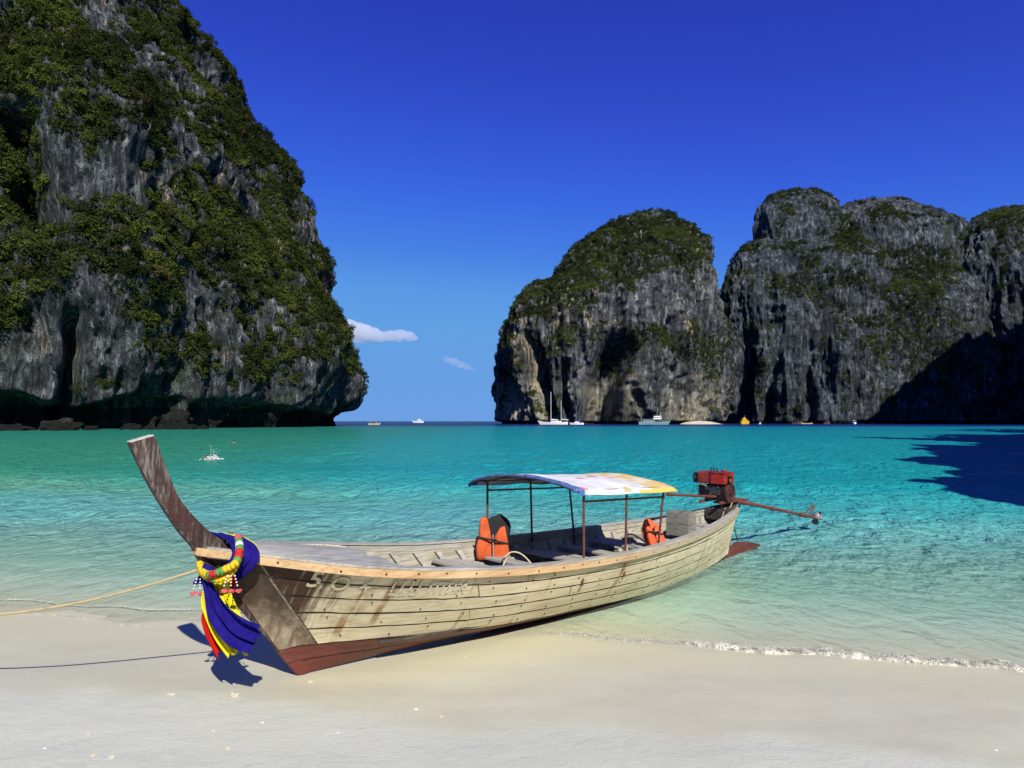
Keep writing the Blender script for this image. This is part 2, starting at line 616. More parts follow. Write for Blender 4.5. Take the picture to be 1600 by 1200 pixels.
# --- rock material
def rock_mat(name, tint=(1, 1, 1), orange=0.5, scale=1.0, fk=1.0, pale=0.0, tide_shade_z=5.0):
    g = G(name)
    p = g.scale(g.pos(), (scale, scale, scale))
    st = g.scale(p, (1.0, 1.0, 0.14))
    streak = g.noise(st, 0.55, 6, 0.62, 0.6)
    blot = g.noise(p, 0.045, 6, 0.6)
    fine = g.noise(g.scale(p, (1, 1, 0.5)), 1.1, 6, 0.7)
    c = g.ramp(g.step(g.math('ADD', g.math('MULTIPLY', streak, 0.7), g.math('MULTIPLY', g.noise(p, 0.16, 5, 0.6), 0.3)), 0.32, 0.70), [(0.0, (0.014, 0.015, 0.017)), (0.4, (0.046, 0.050, 0.054)), (0.72, (0.11, 0.116, 0.12)), (1.0, (0.30, 0.295, 0.28))])
    c = g.mix(g.step(blot, 0.35, 0.65, 0, 0.55), c, g.mix(1.0, c, (0.50, 0.53, 0.55), 'MULTIPLY'))
    warm = g.noise(g.scale(p, (1, 1, 0.4)), 0.05, 5, 0.65)
    wm = g.math('MULTIPLY', g.step(warm, 0.55, 0.66), g.step(streak, 0.42, 0.62))
    c = g.mix(g.math('MULTIPLY', wm, orange), c, g.ramp(fine, [(0.3, (0.30, 0.17, 0.08)), (0.6, (0.42, 0.34, 0.22))]))
    moss = g.math('MULTIPLY', g.step(g.noise(p, 0.09, 6, 0.7), 0.52, 0.66), g.step(fine, 0.42, 0.56))
    c = g.mix(g.math('MULTIPLY', moss, 0.75), c, (0.055, 0.065, 0.025))
    c = g.mix(g.step(fine, 0.52, 0.32, 0, 0.8 * fk), c, g.mix(1.0, c, (0.30, 0.30, 0.31), 'MULTIPLY'))
    crack = g.math('ABSOLUTE', g.math('SUBTRACT', g.noise(g.scale(p, (1, 1, 0.16)), 0.42, 5, 0.62, 0.8), 0.5))
    c = g.mix(g.step(crack, 0.030, 0.0, 0, 0.75 * fk), c, (0.012, 0.012, 0.013))
    big = g.noise(p, 0.030, 4, 0.6, 0.5)
    if pale:
        lowz = g.step(g.math('ADD', g.xyz(g.pos())[2], g.math('MULTIPLY', big, 60)), 85, 45)
        c = g.mix(g.math('MULTIPLY', g.math('MULTIPLY', lowz, g.step(big, 0.42, 0.58)), pale), c, g.mix(streak, (0.12, 0.11, 0.085), (0.42, 0.37, 0.27)))
    c = g.mix(g.step(big, 0.48, 0.30, 0, 0.7), c, g.mix(1.0, c, (0.34, 0.36, 0.38), 'MULTIPLY'))
    tide = g.step(g.math('ADD', g.xyz(g.pos())[2], g.math('MULTIPLY', blot, 4)), tide_shade_z + 1.0, tide_shade_z - 1.0, 0, 0.88)  # dark tidal band, also painted shade where it climbs into the undercut
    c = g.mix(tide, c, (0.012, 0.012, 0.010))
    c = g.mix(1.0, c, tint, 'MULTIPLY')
    h = g.math('ADD', g.math('MULTIPLY', streak, 1.4), fine)
    h = g.math('ADD', h, g.math('MULTIPLY', g.noise(g.scale(p, (1, 1, 0.35)), 3.2, 4, 0.6), 0.35))
    h = g.math('ADD', h, g.math('MULTIPLY', g.step(crack, 0.0, 0.06), 0.30))
    g.set(col=c, rough=0.92, spec=0.15, normal=g.bump(h, 1.0, 1.9 * fk))
    return g.m


ROCK_NEAR = rock_mat('limestone_near', (1.75, 1.77, 1.74), 0.9, 1.0, 1.0, 0.0, 9.5)  # band carried higher here to put the undercut's shade into the colour
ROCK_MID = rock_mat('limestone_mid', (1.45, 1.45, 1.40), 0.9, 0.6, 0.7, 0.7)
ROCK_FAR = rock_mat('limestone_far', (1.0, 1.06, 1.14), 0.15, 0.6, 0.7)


def loft_cliff(prof, yc, dep, ex, nth, nz, seed, amp=1.0, notch=(9, 8), arc=(R(-205), R(25)), gullies=(), flute=1.0):
    """prof rows (z, x_left, x_right); yc/dep rows (z, value). Returns vertex grid (nz, nth, 3)"""
    prof = np.array(sorted(prof), float)
    ztop = prof[-1, 0]
    zs = np.interp(np.linspace(0, 1, nz), [0, 0.06, 0.9, 1], [-1.5, 12, ztop * 0.93, ztop])
    xl = np.interp(zs, prof[:, 0], prof[:, 1]); xr = np.interp(zs, prof[:, 0], prof[:, 2])
    ker = np.array([1, 2, 3, 2, 1.]) / 9
    xl = np.convolve(np.pad(xl, 2, 'edge'), ker, 'valid'); xr = np.convolve(np.pad(xr, 2, 'edge'), ker, 'valid')
    yy = np.interp(zs, *np.array(yc, float).T); dd = np.interp(zs, *np.array(dep, float).T)
    t = np.linspace(arc[0], arc[1], nth)
    c, s = np.cos(t), np.sin(t)
    sx = np.sign(c) * np.abs(c) ** (2 / ex); sy = np.sign(s) * np.abs(s) ** (2 / ex)
    X = ((xl + xr) / 2)[:, None] + ((xr - xl) / 2)[:, None] * sx
    Y = yy[:, None] + dd[:, None] * sy
    Z = np.repeat(zs[:, None], nth, 1)
    Pn = np.stack([X, Y, Z], -1)
    du = np.gradient(Pn, axis=1); dv = np.gradient(Pn, axis=0)
    N = np.cross(du, dv); N /= (np.linalg.norm(N, axis=-1, keepdims=True) + 1e-9)
    big = fbm(X / 46, Y / 46, Z / 95, 3, seed) + 0.9 * fbm(X / 70, Y / 70, Z / 55, 2, seed + 3)
    med = ridged(X / 17 * flute, Y / 17 * flute, Z / 60, 3, seed + 11) - 0.9
    small = ridged(X / 5.2, Y / 5.2, Z / 15, 3, seed + 23) - 0.9
    ledge = fbm(X / 30, Y / 30, Z / 7, 2, seed + 31)
    crag = ridged(X / 9.5, Y / 9.5, Z / 26, 2, seed + 51) - 0.8
    tiny = fbm(X / 2.3, Y / 2.3, Z / 4.0, 2, seed + 61)
    D = amp * (10.0 * big + 6.5 * med + 3.0 * crag + 2.4 * small + 1.5 * ledge + 1.0 * tiny)
    edge = smooth(0, 0.12, (ztop - Z) / ztop)
    D = D * (0.35 + 0.65 * edge)
    px, py = to_px(Pn)
    for (x0, y0, x1, y1, w, deep) in gullies:            # clefts that run up the face
        tt = np.clip((py - y0) / (y1 - y0), -0.2, 1.2)
        cx = x0 + (x1 - x0) * tt + 5 * vnoise(py / 30, 0 * py, 0 * py, seed + 5)
        win = smooth(y0 - 18, y0 + 25, py) * smooth(y1 + 40, y1 - 5, py)
        D = D - deep * np.exp(-((px - cx) / w) ** 4) * win * (N[..., 1] < 0.3)
    if notch:
        zn = notch[0] * (0.85 + 0.28 * fbm(X / 22, Y / 22, 0, 3, seed + 41))
        D = D - notch[1] * smooth(zn, zn * 0.62, Z) * (1 - 0.70 * smooth(0.60, 0.93, N[..., 0]))
    Pn = Pn + N * D[..., None] * np.array([1, 1, 0.35])
    Pn[0, :, 2] = -3
    return Pn


BUSH = []


def leaf_mat(name, a, b, c):
    g = G(name)
    rnd = g.n('ShaderNodeObjectInfo').outputs['Random']
    n1 = g.noise(g.pos(), 0.028, 4, 0.6)
    n2 = g.noise(g.pos(), 0.9, 2, 0.6)
    f = g.math('ADD', g.math('MULTIPLY', rnd, 0.5), g.math('MULTIPLY', g.step(n1, 0.3, 0.7), 0.5))
    col = g.ramp(f, [(0.0, a), (0.45, b), (1.0, c)])
    col = g.mix(g.step(n2, 0.35, 0.7, 0, 0.6), col, g.mix(1.0, col, (0.5, 0.52, 0.5), 'MULTIPLY'))
    col = g.mix(g.step(rnd, 0.985, 0.99, 0, 0.6), col, (0.10, 0.055, 0.025))
    d = g.n('ShaderNodeBsdfDiffuse'); g.put(d.inputs[0], col)
    t = g.n('ShaderNodeBsdfTranslucent'); g.put(t.inputs[0], g.mix(1.0, col, (1.0, 1.1, 0.5), 'MULTIPLY'))
    m = g.n('ShaderNodeMixShader'); m.inputs[0].default_value = 0.22
    g.put(m.inputs[1], d.outputs[0]); g.put(m.inputs[2], t.outputs[0])
    g.t.links.new(m.outputs[0], g.out.inputs[0])
    return g.m


LEAF_NEAR = leaf_mat('jungle_leaves', (0.011, 0.016, 0.006), (0.036, 0.047, 0.014), (0.135, 0.160, 0.030))
LEAF_FAR = leaf_mat('far_jungle_leaves', (0.011, 0.018, 0.009), (0.036, 0.050, 0.017), (0.125, 0.150, 0.034))


BARK = plain('pale_bark', (0.20, 0.18, 0.15), 0.9, 0, 0.4, 3)


def bush_proto(name, mat, seed, nleaf=230):
    """unit shrub: leaf clumps spread through an uneven crown with twigs, radius about 1"""
    r = np.random.default_rng(seed)
    lobes = [(np.array([0, 0, 0.55]), 0.62)]
    for k in range(6):
        a = r.uniform(0, 6.28)
        lobes.append((np.array([math.cos(a) * r.uniform(0.35, 0.62), math.sin(a) * r.uniform(0.35, 0.62), r.uniform(0.2, 0.95)]), r.uniform(0.26, 0.42)))
    mb = MB()
    for i in range(nleaf):
        c, rad = lobes[r.integers(len(lobes))]
        d = r.normal(size=3); d[2] = abs(d[2]) * 0.9 - 0.25; d /= np.linalg.norm(d)
        p = c + d * rad * r.uniform(0.65, 1.08)
        nrm = d + r.normal(size=3) * 0.45; nrm[2] += 0.35; nrm /= np.linalg.norm(nrm)
        u = np.cross(nrm, r.normal(size=3)); u /= np.linalg.norm(u); v = np.cross(nrm, u)
        L, W = r.uniform(0.14, 0.27), r.uniform(0.07, 0.13)
        mb.add([p - u * L * 0.5, p + v * W * 0.6 - nrm * 0.02, p + u * L * 0.6 - nrm * 0.05, p - v * W * 0.6 - nrm * 0.02], [(0, 1, 2, 3)])
    mb.tube([(0, 0, -0.35), (0.05, 0.02, 0.2), (0.0, 0.06, 0.6)], [0.06, 0.045, 0.02], 5)
    for k in range(3):
        a = r.uniform(0, 6.28)
        mb.tube([(0.03, 0, 0.1), (math.cos(a) * 0.45, math.sin(a) * 0.45, 0.55)], [0.03, 0.012], 4)
    me = bpy.data.meshes.new(name)
    me.from_pydata(mb.v, [], mb.f)
    me.materials.append(mat)
    return bpy.data.objects.new(name, me)


def scatter(name, V, F, dens, maskfn, protos, rmin, rmax, seed, label, sink=0.15):
    """shrub growth over a cliff as one mass (geometry-node instances on points)"""
    r = np.random.default_rng(seed)
    A, B, C, D = (V[F[:, k]] for k in range(4))
    cr = np.cross(C - A, D - B)
    area = np.linalg.norm(cr, axis=1) / 2
    nrm = cr / (2 * area[:, None] + 1e-9)
    cen = (A + B + C + D) / 4
    px, py = to_px(cen)
    ok = (px > -160) & (px < 1760) & (py > -120) & (cen[:, 2] > 3.0)
    view = (nrm * (cen - np.array([0, 0, CAM_H]))).sum(1)
    ok &= view < 0.25 * np.linalg.norm(cen, axis=1)
    w = area * maskfn(px, py, nrm, cen) * ok
    n = int(w.sum() * dens)
    idx = r.choice(len(w), size=n, p=w / w.sum())
    a, b = r.random((2, n))[:, :, None]
    pts = (A[idx] * (1 - a) + B[idx] * a) * (1 - b) + (D[idx] * (1 - a) + C[idx] * a) * b
    sc = rmin + (rmax - rmin) * r.random(n) ** 2.0
    sc *= 0.8 + 0.4 * r.random(n)
    pts = pts - nrm[idx] * (sc * sink)[:, None]
    me = bpy.data.meshes.new(name)
    me.from_pydata(pts.tolist(), [], [])
    for nm, typ, arr in (('size', 'FLOAT', sc), ('kind_index', 'INT', r.integers(0, len(protos), n))):
        at = me.attributes.new(nm, typ, 'POINT'); at.data.foreach_set('value', arr.astype(np.float32 if typ == 'FLOAT' else np.int32))
    rot = np.stack([nrm[idx, 1] * -0.55 + r.normal(0, 0.12, n), nrm[idx, 0] * 0.55 + r.normal(0, 0.12, n), r.uniform(0, 6.28, n) * 0 + r.uniform(-3.1, 3.1, n)], -1)
    at = me.attributes.new('turn', 'FLOAT_VECTOR', 'POINT'); at.data.foreach_set('vector', rot.astype(np.float32).ravel())
    me.materials.append(protos[0].data.materials[0])
    o = bpy.data.objects.new(name, me); COL.objects.link(o)
    ng = bpy.data.node_groups.new(name + '_nodes', 'GeometryNodeTree')
    ng.interface.new_socket('Geometry', in_out='INPUT', socket_type='NodeSocketGeometry')
    ng.interface.new_socket('Geometry', in_out='OUTPUT', socket_type='NodeSocketGeometry')
    N = ng.nodes
    gi, go = N.new('NodeGroupInput'), N.new('NodeGroupOutput')
    gti = N.new('GeometryNodeGeometryToInstance')
    for pr in protos:
        oi = N.new('GeometryNodeObjectInfo'); oi.inputs['Object'].default_value = pr; oi.inputs['As Instance'].default_value = True
        ng.links.new(oi.outputs['Geometry'], gti.inputs[0])
    iop = N.new('GeometryNodeInstanceOnPoints')
    iop.inputs['Pick Instance'].default_value = True
    def attr(nm, typ):
        d = N.new('GeometryNodeInputNamedAttribute'); d.data_type = typ; d.inputs[0].default_value = nm
        return d.outputs[0]
    e2r = N.new('FunctionNodeEulerToRotation')
    ng.links.new(attr('turn', 'FLOAT_VECTOR'), e2r.inputs[0])
    ng.links.new(gi.outputs[0], iop.inputs['Points'])
    ng.links.new(gti.outputs[0], iop.inputs['Instance'])
    ng.links.new(attr('kind_index', 'INT'), iop.inputs['Instance Index'])
    ng.links.new(e2r.outputs[0], iop.inputs['Rotation'])
    ng.links.new(attr('size', 'FLOAT'), iop.inputs['Scale'])
    ng.links.new(iop.outputs[0], go.inputs[0])
    md = o.modifiers.new('growth', 'NODES'); md.node_group = ng
    tag(o, label, None, None, 'stuff')
    return n


def patches(px, py, lst):
    m = np.zeros_like(px)
    for (x, y, rx, ry, v) in lst:
        d = ((px - x) / rx) ** 2 + ((py - y) / ry) ** 2
        m = m + v * np.exp(-d * 1.1)
    return m


PROTO_N = [bush_proto('jungle_shrub', LEAF_NEAR, s) for s in range(5)]
PROTO_F = [bush_proto('far_jungle_shrub', LEAF_FAR, 50 + s, 150) for s in range(4)]


# --- left headland
def make_left():
    prof = [(-2, -330, -90), (0, -330, -89), (5.5, -330, -87), (11, -332, -84), (23, -334, -81), (37, -335, -83), (50, -335, -87), (64, -335, -93),
            (78, -335, -98), (91, -335, -102), (109, -335, -107), (126, -335, -110), (138, -334, -117), (157, -332, -133), (174, -330, -147),
            (191, -328, -155), (209, -326, -163), (230, -324, -178), (255, -322, -205), (275, -318, -240), (290, -300, -275)]
    prof = [(a, b, c - 11.5) for a, b, c in prof]
    Gd = loft_cliff(prof, [(0, 322), (150, 328), (290, 345)], [(0, 150), (60, 146), (140, 128), (230, 92), (270, 50), (290, 12)], 2.5, 620, 330, 5,
                    1.0, (13, 20), (R(-200), R(40)), [(118, 490, 106, 645, 13, 14), (20, 180, 62, 340, 30, 22)])
    V = Gd.reshape(-1, 3); F = grid_faces(*Gd.shape[:2])
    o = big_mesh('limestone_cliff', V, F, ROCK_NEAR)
    tag(o, 'towering overgrown limestone headland on the left with a dark undercut foot', None, 'limestone cliffs round the bay', 'structure')
    rock = [(150, 25, 70, 42, -1.3), (30, 15, 40, 20, -0.6), (215, 105, 42, 24, -1.0), (75, 225, 40, 55, -1.0), (165, 285, 78, 36, -1.2), (300, 215, 45, 40, -0.6),
            (245, 285, 22, 26, -0.9), (345, 205, 26, 40, -0.7), (385, 300, 25, 40, -0.6), (130, 460, 32, 45, -1.2), (155, 530, 38, 55, -1.1), (300, 455, 22, 40, -1.1),
            (350, 545, 30, 45, -1.0), (245, 605, 50, 38, -1.2), (330, 625, 70, 22, -1.2), (430, 628, 80, 24, -1.1), (485, 600, 28, 45, -0.9), (555, 625, 45, 38, -1.5),
            (60, 520, 60, 130, -0.5), (20, 610, 30, 40, -0.7), (300, 120, 40, 25, -0.4), (480, 340, 12, 60, -0.4), (160, 640, 60, 25, 0.5), (170, 600, 40, 40, 0.4)]

    def mask(px, py, n, c):
        m = 0.66 + 0.9 * np.clip(n[:, 2], -0.3, 0.8) + patches(px, py, rock)
        m = m + 0.75 * fbm(c[:, 0] / 16, c[:, 1] / 16, c[:, 2] / 22, 4, 77)
        return smooth(0.28, 0.56, m) * smooth(10, 17, c[:, 2])
    k = scatter('hillside_scrub', V, F, 0.36, mask, PROTO_N, 1.1, 4.2, 11, 'dense dark green scrub clinging to the left headland')
    cliff_trees(V, F, mask)


def cliff_trees(V, F, mask, count=64):
    r = np.random.default_rng(91)
    A, B, C, D = (V[F[:, k]] for k in range(4))
    cr = np.cross(C - A, D - B); area = np.linalg.norm(cr, axis=1) / 2; nrm = cr / (2 * area[:, None] + 1e-9)
    cen = (A + B + C + D) / 4
    px, py = to_px(cen)
    ok = (px > 5) & (px < 640) & (py > 5) & (cen[:, 2] > 24) & ((nrm * cen).sum(1) < 0.02 * np.linalg.norm(cen, axis=1))
    w = area * mask(px, py, nrm, cen) * ok
    crowns, trunks = [], []
    for k in range(4):
        rr = np.random.default_rng(400 + k)
        H = 1.35
        lobes = [(np.array([rr.uniform(-0.55, 0.55), rr.uniform(-0.55, 0.55), H + rr.uniform(-0.25, 0.35)]), rr.uniform(0.30, 0.48)) for _ in range(8)]
        mb, tb = MB(), MB()
        for _ in range(520):
            c, rad = lobes[rr.integers(len(lobes))]
            d = rr.normal(size=3); d[2] = abs(d[2]) - 0.35; d /= np.linalg.norm(d)
            p = c + d * rad * rr.uniform(0.6, 1.1) * np.array([1, 1, 0.75])
            n_ = d + rr.normal(size=3) * 0.5; n_[2] += 0.4; n_ /= np.linalg.norm(n_)
            u = np.cross(n_, rr.normal(size=3)); u /= np.linalg.norm(u); v = np.cross(n_, u)
            L, W_ = rr.uniform(0.09, 0.17), rr.uniform(0.045, 0.085)
            mb.add([p - u * L * 0.5, p + v * W_ * 0.6, p + u * L * 0.6 - n_ * 0.03, p - v * W_ * 0.6], [(0, 1, 2, 3)])
        bend = rr.uniform(-0.2, 0.2, 2)
        tb.tube([(0, 0, -0.5), (bend[0] * 0.5, bend[1] * 0.5, 0.3), (bend[0], bend[1], 0.85)], [0.075, 0.06, 0.045], 6)
        for c, rad in lobes:
            tb.tube([(bend[0], bend[1], 0.8), tuple((np.array([bend[0], bend[1], 0.8]) + c) / 2 + rr.normal(0, 0.05, 3)), tuple(c)], [0.035, 0.022, 0.010], 5)
        for lst, m_, mat_ in ((crowns, mb, LEAF_NEAR), (trunks, tb, BARK)):
            me = bpy.data.meshes.new('tree_part'); me.from_pydata(m_.v, [], m_.f); me.materials.append(mat_); lst.append(me)
    idx = r.choice(len(w), size=count, p=w / w.sum(), replace=False)
    for i, f in enumerate(idx):
        sc = r.uniform(2.0, 3.6)
        t = empty('cliff_tree', cen[f] - nrm[f] * 0.4, r.uniform(0, 6.28))
        t.scale = (sc, sc, sc); t.rotation_euler = (r.normal(0, 0.1), r.normal(0.12, 0.1), r.uniform(0, 6.28))
        tag(t, 'leafy tree standing out of the scrub on the left headland', 'tree', 'trees on the left headland')
        k = int(r.integers(4))
        for nm, me in (('trunk', trunks[k]), ('crown', crowns[k])):
            o = bpy.data.objects.new(nm, me); COL.objects.link(o); o.parent = t


def make_mid():
    Y0 = 600.0
    L = [(658, 784), (629, 781), (604, 776), (585, 772), (553, 765), (534, 765), (515, 770), (490, 784), (470, 802), (455, 818), (445, 842), (435, 864), (404, 879), (385, 901), (363, 924), (344, 958), (332, 993), (325, 1024)]
    Rr = [(658, 1114), (629, 1118), (604, 1126), (585, 1131), (553, 1128), (490, 1123), (458, 1121), (427, 1118), (395, 1114), (363, 1101), (347, 1082), (332, 1053), (325, 1027)]
    zz = sorted({658 - a for a, _ in L} | {658 - a for a, _ in Rr})
    la = np.array(sorted((658 - a, b) for a, b in L), float); ra = np.array(sorted((658 - a, b) for a, b in Rr), float)
    prof = []
    for h in zz:
        k = (Y0 + 34 * h / 333) / 1000
        prof.append((h * k + CAM_H * (h > 0), (np.interp(h, la[:, 0], la[:, 1]) - 800) * k, (np.interp(h, ra[:, 0], ra[:, 1]) - 800) * k))
    prof.insert(0, (-2, prof[0][1], prof[0][2]))
    Gd = loft_cliff(prof, [(0, 610), (110, 612), (200, 640)], [(0, 82), (60, 84), (110, 78), (150, 66), (180, 44), (202, 8)], 2.4, 470, 300, 21, 1.0, (3.2, 6),
                    (R(-200), R(20)), [(965, 530, 930, 662, 27, 46), (824, 530, 852, 630, 14, 26), (1096, 430, 1100, 520, 10, 16), (880, 560, 884, 640, 7, 12), (990, 600, 1010, 660, 8, 8), (1066, 590, 1052, 650, 6, 9)])
    V = Gd.reshape(-1, 3); F = grid_faces(*Gd.shape[:2])
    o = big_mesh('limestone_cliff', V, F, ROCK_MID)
    tag(o, 'rounded limestone rock dome with a green top in the middle distance', None, 'limestone cliffs round the bay', 'structure')
    lst = [(1000, 365, 120, 45, 1.2), (920, 400, 60, 45, 0.9), (1090, 395, 25, 40, 0.5), (870, 450, 55, 30, 0.9), (960, 430, 70, 30, 0.8), (1070, 535, 62, 25, 1.2), (1108, 570, 25, 35, 1.0),
           (990, 520, 45, 16, 0.8), (940, 545, 26, 32, 0.7), (830, 475, 36, 26, 0.9), (795, 495, 25, 20, 0.7), (800, 570, 30, 60, 0.35), (880, 535, 30, 14, 0.5), (1040, 465, 62, 42, -1.0), (1020, 610, 60, 60, -0.6)]

    def mask(px, py, n, c):
        m = 0.08 + 0.7 * np.clip(n[:, 2], -0.3, 0.8) + patches(px, py, lst)
        m = m + 0.55 * fbm(c[:, 0] / 14, c[:, 1] / 14, c[:, 2] / 16, 4, 99)
        return smooth(0.36, 0.62, m) * smooth(5, 12, c[:, 2])
    k = scatter('hillside_scrub', V, F, 0.40, mask, PROTO_F, 1.0, 3.4, 12, 'green scrub over the crown and ledges of the rock dome')
    print('mid scrub', k)


def make_right():
    K = 0.715

    def X(px): return (px - 800) * K
    def Zp(py): return (658 - py) * K + CAM_H
    parts = []
    # (profile of pixel heights, left px, right px), centre distance, depth
    def mass(rows, yc, dp, seed, nth, nz, amp, gul=(), ex=2.3, notch=(3, 5)):
        prof = [(Zp(a), X(b), X(c)) for a, b, c in rows] + [(-2, X(rows[0][1]), X(rows[0][2]))]
        zt = Zp(rows[-1][0])
        Gd = loft_cliff(prof, [(0, yc), (zt * 0.7, yc + 8), (zt, yc + 25)], [(0, dp), (zt * 0.55, dp * 0.92), (zt * 0.85, dp * 0.62), (zt, dp * 0.10)], ex, nth, nz, seed, amp, notch, (R(-200), R(20)), gul, 1.25)
        parts.append(Gd)
    # broad lower wall
    mass([(660, 1120, 1560), (600, 1121, 1555), (520, 1122, 1550), (455, 1124, 1545), (425, 1134, 1540), (400, 1146, 1560), (382, 1160, 1550), (368, 1192, 1540), (358, 1230, 1520), (350, 1280, 1490)], 700, 66, 31, 420, 210, 0.8,
         [(1165, 520, 1150, 660, 16, 20), (1210, 560, 1195, 660, 9, 14), (1268, 570, 1262, 660, 10, 14), (1330, 600, 1320, 660, 8, 10)])
    # left peak
    mass([(660, 1196, 1345), (380, 1195, 1345), (345, 1199, 1343), (318, 1203, 1340), (300, 1211, 1337), (287, 1226, 1330), (279, 1248, 1312), (274, 1278, 1294)], 722, 50, 37, 200, 210, 0.55)
    # right peak
    mass([(660, 1300, 1530), (400, 1305, 1526), (370, 1312, 1545), (350, 1318, 1532), (330, 1325, 1514), (314, 1334, 1496), (302, 1350, 1472), (294, 1385, 1452), (290, 1420, 1440)], 716, 60, 43, 280, 210, 0.6)
    # buttress with the green gully beside it
    mass([(660, 1225, 1330), (600, 1228, 1325), (540, 1234, 1318), (490, 1245, 1305), (465, 1262, 1290)], 655, 34, 51, 150, 120, 0.7, [(1262, 590, 1258, 660, 8, 10)])
    # shoulder at the frame edge and the massif that goes on beyond it
    mass([(660, 1490, 1900), (500, 1496, 1900), (420, 1490, 1900), (380, 1494, 1890), (355, 1504, 1880), (340, 1522, 1860), (328, 1546, 1830), (320, 1580, 1790), (316, 1650, 1720)], 690, 78, 61, 380, 210, 0.8)
    Vs, Fs, off = [], [], 0
    for Gd in parts:
        Vs.append(Gd.reshape(-1, 3)); Fs.append(grid_faces(*Gd.shape[:2]) + off); off += Gd.shape[0] * Gd.shape[1]
    V = np.concatenate(Vs); F = np.concatenate(Fs)
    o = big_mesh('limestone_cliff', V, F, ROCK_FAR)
    tag(o, 'dark grey twin-peaked limestone massif on the right', None, 'limestone cliffs round the bay', 'structure')
    lst = [(1290, 292, 50, 10, 0.7), (1230, 320, 30, 18, 0.5), (1310, 440, 60, 18, 1.0), (1250, 455, 40, 18, 0.8), (1420, 525, 62, 62, 1.0), (1440, 440, 42, 50, 0.95), (1580, 345, 55, 22, 1.0), (1450, 395, 60, 16, 0.7),
           (1330, 365, 28, 30, 0.8), (1520, 560, 60, 40, 0.5), (1340, 530, 40, 40, 0.35), (1560, 430, 30, 30, 0.5), (1470, 310, 40, 8, 0.4), (1390, 330, 30, 20, 0.4)]

    def mask(px, py, n, c):
        m = 0.10 + 0.35 * np.clip(n[:, 2], -0.3, 0.8) + patches(px, py, lst)
        m = m + 0.6 * fbm(c[:, 0] / 15, c[:, 1] / 15, c[:, 2] / 15, 4, 123)
        return smooth(0.42, 0.68, m) * smooth(6, 14, c[:, 2])
    k = scatter('hillside_scrub', V, F, 0.32, mask, PROTO_F, 1.0, 3.4, 13, 'green scrub on the ledges of the right massif')
    print('right scrub', k)


def make_shadow_side():
    """the rest of the ring of cliffs, right of the picture; it throws the shadow on the bay and on the massif"""
    # near headland: ridge with a crest line
    crest = spline([(16, -22, 12), (21, 2.5, 14.5), (30, 13, 20.5), (50, 29, 27), (66, 41, 33), (86, 53, 48), (118, 60, 60), (160, 63, 90), (240, 66, 120), (340, 60, 130)], 160)
    cn = np.arange(160) / 159.0
    crest[:, 2] *= 1 + 0.11 * fbm(cn * 26, 0 * cn, 0, 4, 19) + 0.05 * vnoise(cn * 120, 0 * cn, 0, 23)
    rows = []
    for k in np.linspace(-1, 1, 41):
        w = 1 - abs(k) ** 1.6
        d = np.gradient(crest[:, :2], axis=0); d /= np.linalg.norm(d, axis=1)[:, None]
        nrm = np.stack([d[:, 1], -d[:, 0]], -1)
        spread = crest[:, 2] * 0.16 + 2.0
        q = np.empty_like(crest)
        q[:, :2] = crest[:, :2] + nrm * (k * spread)[:, None]
        q[:, 2] = crest[:, 2] * w ** 0.45 - 1.0
        n = fbm(q[:, 0] / 9, q[:, 1] / 9, q[:, 2] / 14, 3, 71)
        q[:, 2] = np.maximum(q[:, 2] * (1 + 0.10 * n), -1.5)
        q[:, 0] += n * 1.2
        rows.append(q)
    Gd = np.array(rows)
    o = big_mesh('limestone_cliff', Gd.reshape(-1, 3), grid_faces(*Gd.shape[:2]), ROCK_NEAR)
    tag(o, 'limestone spur beyond the right edge of the picture shading the bay', None, 'limestone cliffs round the bay', 'structure')
    prof = [(-2, 372, 760), (60, 380, 760), (120, 396, 758), (166, 416, 755), (200, 448, 750), (235, 486, 740), (262, 520, 720), (285, 560, 680), (292, 600, 630)]
    Gd = loft_cliff(prof, [(0, 415), (290, 420)], [(0, 75), (150, 60), (250, 40), (292, 6)], 2.3, 150, 110, 83, 0.8, None, (R(-360), R(0)))
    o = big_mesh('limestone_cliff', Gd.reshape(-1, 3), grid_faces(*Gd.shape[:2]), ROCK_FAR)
    tag(o, 'tall limestone peak beyond the right edge of the picture shading the massif', None, 'limestone cliffs round the bay', 'structure')


make_left()
make_mid()
make_right()
make_shadow_side()


# ================================================================ the longtail boat
HEEL = np.array([-2.107, 6.443, 0.0])
BOAT_RZ = math.atan2(0.694, 0.72)
AX = np.array([0.72, 0.694, 0]); NX = np.array([0.694, -0.72, 0])     # toward the stern, toward the near side


def W(u, v, z):
    return HEEL + AX * u + NX * v + np.array([0, 0, z])


def LOC(p):
    q = np.asarray(p, float) - HEEL
    return (float(q @ AX), -float(q @ NX), float(q[2]))


